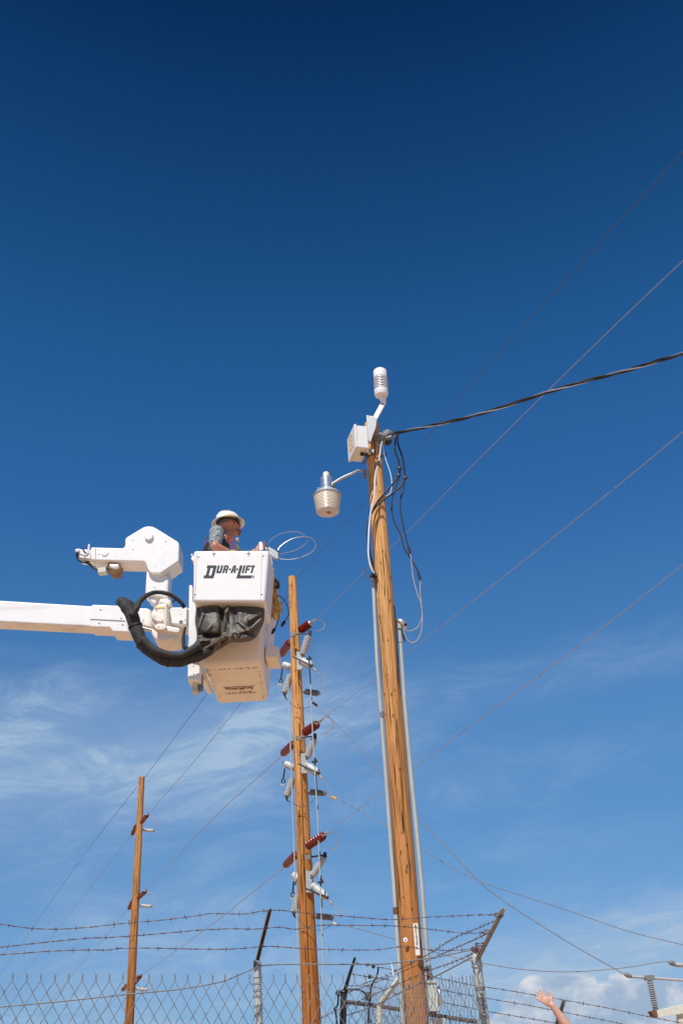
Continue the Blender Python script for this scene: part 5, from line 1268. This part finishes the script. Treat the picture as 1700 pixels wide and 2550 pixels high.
def vee_arm(name, bot, top, Yb, Yt, w, parent, dark=dark_m, light=galv):
    """pressed steel angle arm: a dark web with a pale folded edge"""
    a, b = W(*bot, Yb), W(*top, Yt); d = (b - a).normalized(); x = d.cross(Vector((0, 1, 0))).normalized(); x = x if x.x > 0 else -x
    k = size(w, a); n_ = x.cross(d).normalized()
    o = MB().hexa([a - x * k * .3, a + x * k * .5, a + x * k * .5 + n_ * .004, a - x * k * .3 + n_ * .004, b - x * k * .3, b + x * k * .5, b + x * k * .5 + n_ * .004, b - x * k * .3 + n_ * .004]).build(name, dark, parent)
    MB().hexa([a - x * k * .5, a - x * k * .31, a - x * k * .31 + n_ * .03, a - x * k * .5 + n_ * .03, b - x * k * .5, b - x * k * .31, b - x * k * .31 + n_ * .03, b - x * k * .5 + n_ * .03]).build('folded_edge', light, o)
    MB().hexa([a + x * k * .51, a + x * k * .6, a + x * k * .6 + n_ * .02, a + x * k * .51 + n_ * .02, b + x * k * .51, b + x * k * .6, b + x * k * .6 + n_ * .02, b + x * k * .51 + n_ * .02]).build('folded_edge', light, o)
    return o
vee_arm('barb_arm', (641.5, 2391), (673.5, 2263), Yp1 + .0, Yp1 - .22, 8.6, front)
MB().prism(PL([(631, 2393), (637, 2390), (637, 2408), (631, 2411)], Yp1 - .01), DY * .03).build('arm_heel', dark_m, front)
# corner post with its leaning arm
YC_ = FY1 + .05
P = PL([(1184, 2380), (1193, 2450), (1209, 2560)], YC_); down = P[2] + (P[2] - P[1]) * 2.5; down.z = 0
cp = MB().tube([P[0], P[1], P[2], down], size(23, P[0]) / 2, 18).build('corner_post', conduit_m, front)
MB().tube(PL([(1184.5, 2374), (1185, 2384), (1187, 2405)], YC_), [size(19, P[0]) / 2, size(26, P[0]) / 2, size(25, P[0]) / 2], 18).build('collar', conduit_m, cp)
MB().tube(PL([(1187, 2403), (1187.6, 2409)], YC_), size(28, P[0]) / 2, 18).build('collar_lip', conduit_m, cp)
MB().tube(PL([(1193.5, 2457), (1194.5, 2466)], YC_), size(25.5, P[0]) / 2, 18).build('tension_band', galv_dk, cp)
for i in range(9):
    yy = 2474 + i * 9; c = W(1187 + (yy - 2380) * .125, yy, YC_ - .03); MB().ball(c, (.014, .012, .010), u=8, v=5).build('tie', galv_dk, cp)
MB().tube(PL([(1184, 2468), (1195, 2510), (1199, 2560)], YC_ - .05), .0055, 6).build('stretcher_bar', galv_dk, front)
arm = vee_arm('barb_arm', (1189, 2385), (1253, 2261), YC_ - .02, YC_ - .30, 10.5, front, conduit_m, galv)
s = MB()
random.seed(5)
for (x, y) in ((1241, 2279), (1212, 2322), (1195, 2353), (1184, 2366)):         # strands wound round the arm
    c = W(x, y, YC_ - .25)
    for k_ in range(3): s.tube([c + Vector((math.cos(a) * .034, math.sin(a) * .03, math.sin(a) * .015 + random.uniform(-.008, .008))) for a in [i * .7 + random.random() * .3 for i in range(10)]], .0022, 4)
s.build('wound_wire_ends', barb_m, front)
s = MB(); c = W(1184, 2366, YC_ - .1)
for k_ in range(9): 
    v = Vector((random.uniform(-1, 1), random.uniform(-1, 1), random.uniform(-1, 1))).normalized() * .035; s.tube([c - v, c + v * .6], .004, 5)
s.build('rusty_knot', rust_m, front)

# side run: from the corner post away to the dark post behind the near pole
YD = 10.6
sideF = thing('chain_link_fence', Vector((W(1190, 2430, FY1).x, FY1, 0)), 'side fence run going back from the leaning corner post to the dark post', 'fence', 'chain link fences')
SB = [[(1229, 2294), (1180, 2315), (1135, 2333.6), (1100, 2354), (1074, 2372), (1020, 2400), (960, 2430), (898, 2452)],
      [(1211, 2325.7), (1165, 2347), (1119, 2367), (1077, 2386), (1000, 2420), (930, 2448), (870, 2470)],
      [(1178, 2374), (1125, 2397), (1074, 2415), (980, 2455), (900, 2490), (830, 2520), (780, 2545)]]
for q in SB: barbed(q, FY1 - .1, sideF, 1.15, YD - .2)
MB().tube(smooth_path(PL([(1174, 2384), (1125, 2410), (1078, 2434), (1000, 2470), (930, 2505), (860, 2530)], FY1, YD)), .005, 6).build('tension_wire', mesh_m, sideF)
Am, Bm = W(1190, 2444, FY1), W(905, 2470, YD + .4)
chain_link(sideF, Am, Bm, Am.z, Bm.z, .085, .13, .6, .0017, mesh_m)

# far enclosure: dark post and beam, pale post, strands running right to the small slanted arm
YE = 13.0
far = thing('chain_link_fence', Vector((W(856, 2500, YE).x, YE, 0)), 'far fence with a black end post and barbed strands running to the right edge', 'fence', 'chain link fences')
P = PL([(856, 2470), (853, 2560)], YE); down = Vector((P[1].x, YE, 0))
dp = MB().tube([P[0], P[1], down], size(17, P[0]) / 2, 14).build('dark_post', dark_m, far)
MB().ball(P[0], (.055, .05, .03), u=12, v=6).build('post_cap', dark_m, dp)
MB().tube(PL([(858, 2468), (869, 2430), (883.5, 2385)], YE - .02, YE - .2), [.024, .020, .015], 8).build('barb_arm', dark_m, far)
MB().tube(PL([(864, 2495), (930, 2504), (996, 2514), (1072, 2527), (1188, 2545)], YE, YE - .5), .023, 10).build('top_rail', mat('rusty_rail', (.075, .055, .055), .75, .2, var=.4), far)
MB().tube(PL([(846, 2480), (838, 2474), (842, 2467)], YE), .02, 8).build('latch_knob', dark_m, far)
P = PL([(945, 2501), (943.5, 2560)], YE - .6); down = Vector((P[1].x, P[1].y, 0))
MB().tube([P[0], P[1], down], size(13.5, P[0]) / 2, 14).build('pale_post', pale_m, far)
MB().tube(PL([(945, 2502), (958, 2484), (975, 2461), (992, 2436)], YE - .6, YE - .8), [.034, .030, .026, .024], 12).build('pale_arm', pale_m, far)
FB = [([(883, 2397.4), (915, 2404), (943.5, 2408.6), (994.5, 2418), (1080, 2434), (1194, 2457), (1209, 2458), (1330, 2477.5), (1440, 2497), (1520, 2512), (1620, 2533), (1700, 2548), (1780, 2562)], 1),
      ([(875, 2424.5), (900, 2430), (927.5, 2434), (978.6, 2442), (1090, 2464), (1209, 2485.6), (1300, 2501), (1400, 2520), (1500, 2540), (1600, 2560)], 1),
      ([(864, 2455), (927, 2457), (994, 2477), (1090, 2494), (1216, 2519), (1310, 2535), (1400, 2551)], 1)]
for q, _ in FB: barbed(q, YE - .2, far, 1.6, YE + 1.5, every=.22)
vee_arm('barb_arm', (1382, 2556), (1403, 2490), YE + .6, YE + .5, 8.5, far, mat('weathered_wood_arm', (.16, .15, .14), .8, var=.3), galv_dk)
MB().tube(PL([(1382, 2556), (1381, 2640)], YE + .6), .03, 10).build('arm_post', galv_dk, far)
Am, Bm = W(866, 2508, YE), W(1186, 2556, YE - .4)
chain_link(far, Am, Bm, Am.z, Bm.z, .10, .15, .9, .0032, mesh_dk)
# cords dangling on the dark post
for pts, lb in (([(942, 2409), (938, 2430), (929, 2447), (923, 2462), (921, 2485), (918, 2510), (917, 2540), (920, 2560)], 'long black cord hanging between the dark post and the pale post'),
                ([(862, 2464), (890, 2464), (905, 2471), (916, 2480)], 'black cord arching from the dark post to the hanging plug'),
                ([(842, 2470), (841, 2500), (835, 2513), (838, 2540), (839, 2560)], 'black cord dropping down the left of the dark post')):
    wire('dangling_cable', PL(pts, YE - .15), .012, black_m, lb, 'cord', 'black cords at the dark post')
for x, y, lb in ((917, 2482, 'large'), (920, 2432, 'small upper'), (921, 2542, 'bottom'), (834, 2513, 'left'), (929, 2406, 'topmost')):
    r_ = .05 if lb == 'large' else .026; MB().ball(W(x, y, YE - .17), (r_ * .8, r_ * .7, r_), u=8, v=6).build('plug', black_m, label=f'{lb} black plug or lump on the cords by the dark post', cat='plug', group='plugs at the dark post')
MB().tube(smooth_path(PL([(978 - 6, 2396), (975, 2404), (977, 2415), (979, 2430)], 9.5)), .006, 5).build('plastic_strip', plas_m, label='torn white plastic strip caught on the fence wire left of the near pole', cat='plastic strip')

# ------------------------------------------------------------------ substation bus at the right edge
t = thing('substation_bus', W(1617, 2500, YB), 'substation bar on a ribbed grey post insulator above a pale steel beam at lower right', 'substation bus')
MB().tube(PL([(1571, 2432), (1617, 2435), (1700, 2441), (2300, 2482)], YB), size(6.5, W(1617, 2435, YB)) / 2, 12).build('bus_bar', galv, t)
MB().tube(PL([(1553, 2425), (1560, 2428), (1571, 2432)], YB), [.025, .04, .03], 8).build('bar_clamp', galv_dk, t)
i0, i1 = W(1616, 2440, YB), W(1631, 2514, YB); k_ = size(9, i0)
prof = [(0, k_ * .6)]
for i in range(12): z = .06 + i * .073; prof += [(z, k_ * .62), (z + .025, k_ * (.95 + i * .01)), (z + .04, k_ * (.95 + i * .01)), (z + .055, k_ * .62)]
prof += [(1, k_ * .7)]
MB().lathe(i0, i1, prof, 16).build('ribbed_insulator', mat('grey_glaze', (.30, .32, .33), .3), t)
MB().box(i0 + Vector((0, 0, .03)), (.08, .05, .04)).build('bar_clamp', galv_dk, t)
MB().tube([i1, i1 + (i1 - i0).normalized() * .06], k_ * .8, 10).build('base_flange', rust_m, t)
MB().prism(PL([(1632, 2516), (1700, 2501), (2200, 2396), (2200, 2418), (1700, 2524), (1636, 2534)], YB - .05), Vector((0, .18, 0)), .006).build('beam', pale_m, t)
MB().prism(PL([(1620, 2518), (1634, 2515), (1636, 2534), (1626, 2530)], YB - .1), Vector((0, .25, 0)), .006).build('beam_end', rust_m, t)
MB().prism(PL([(1686, 2524), (1700, 2524), (1708, 2600), (1694, 2600)], YB), Vector((0, .12, 0)), .006).build('leg', pale_m, t)
t = thing('bus_bar_end', W(1680, 2402, YB + 1), 'short end of a second grey bar entering at the right edge above the insulator', 'substation bus')
MB().tube(PL([(1680, 2402), (2300, 2436)], YB + 1), .04, 12).build('bus_bar', galv, t)
MB().tube(PL([(1663, 2394), (1668, 2397), (1680, 2402)], YB + 1), [.02, .05, .035], 8).build('bar_clamp', galv_dk, t)

# drop the prototypes' placeholder labels
for o in bpy.data.objects:
    if o.get('label') == 'x': print('UNLABELLED', o.name)
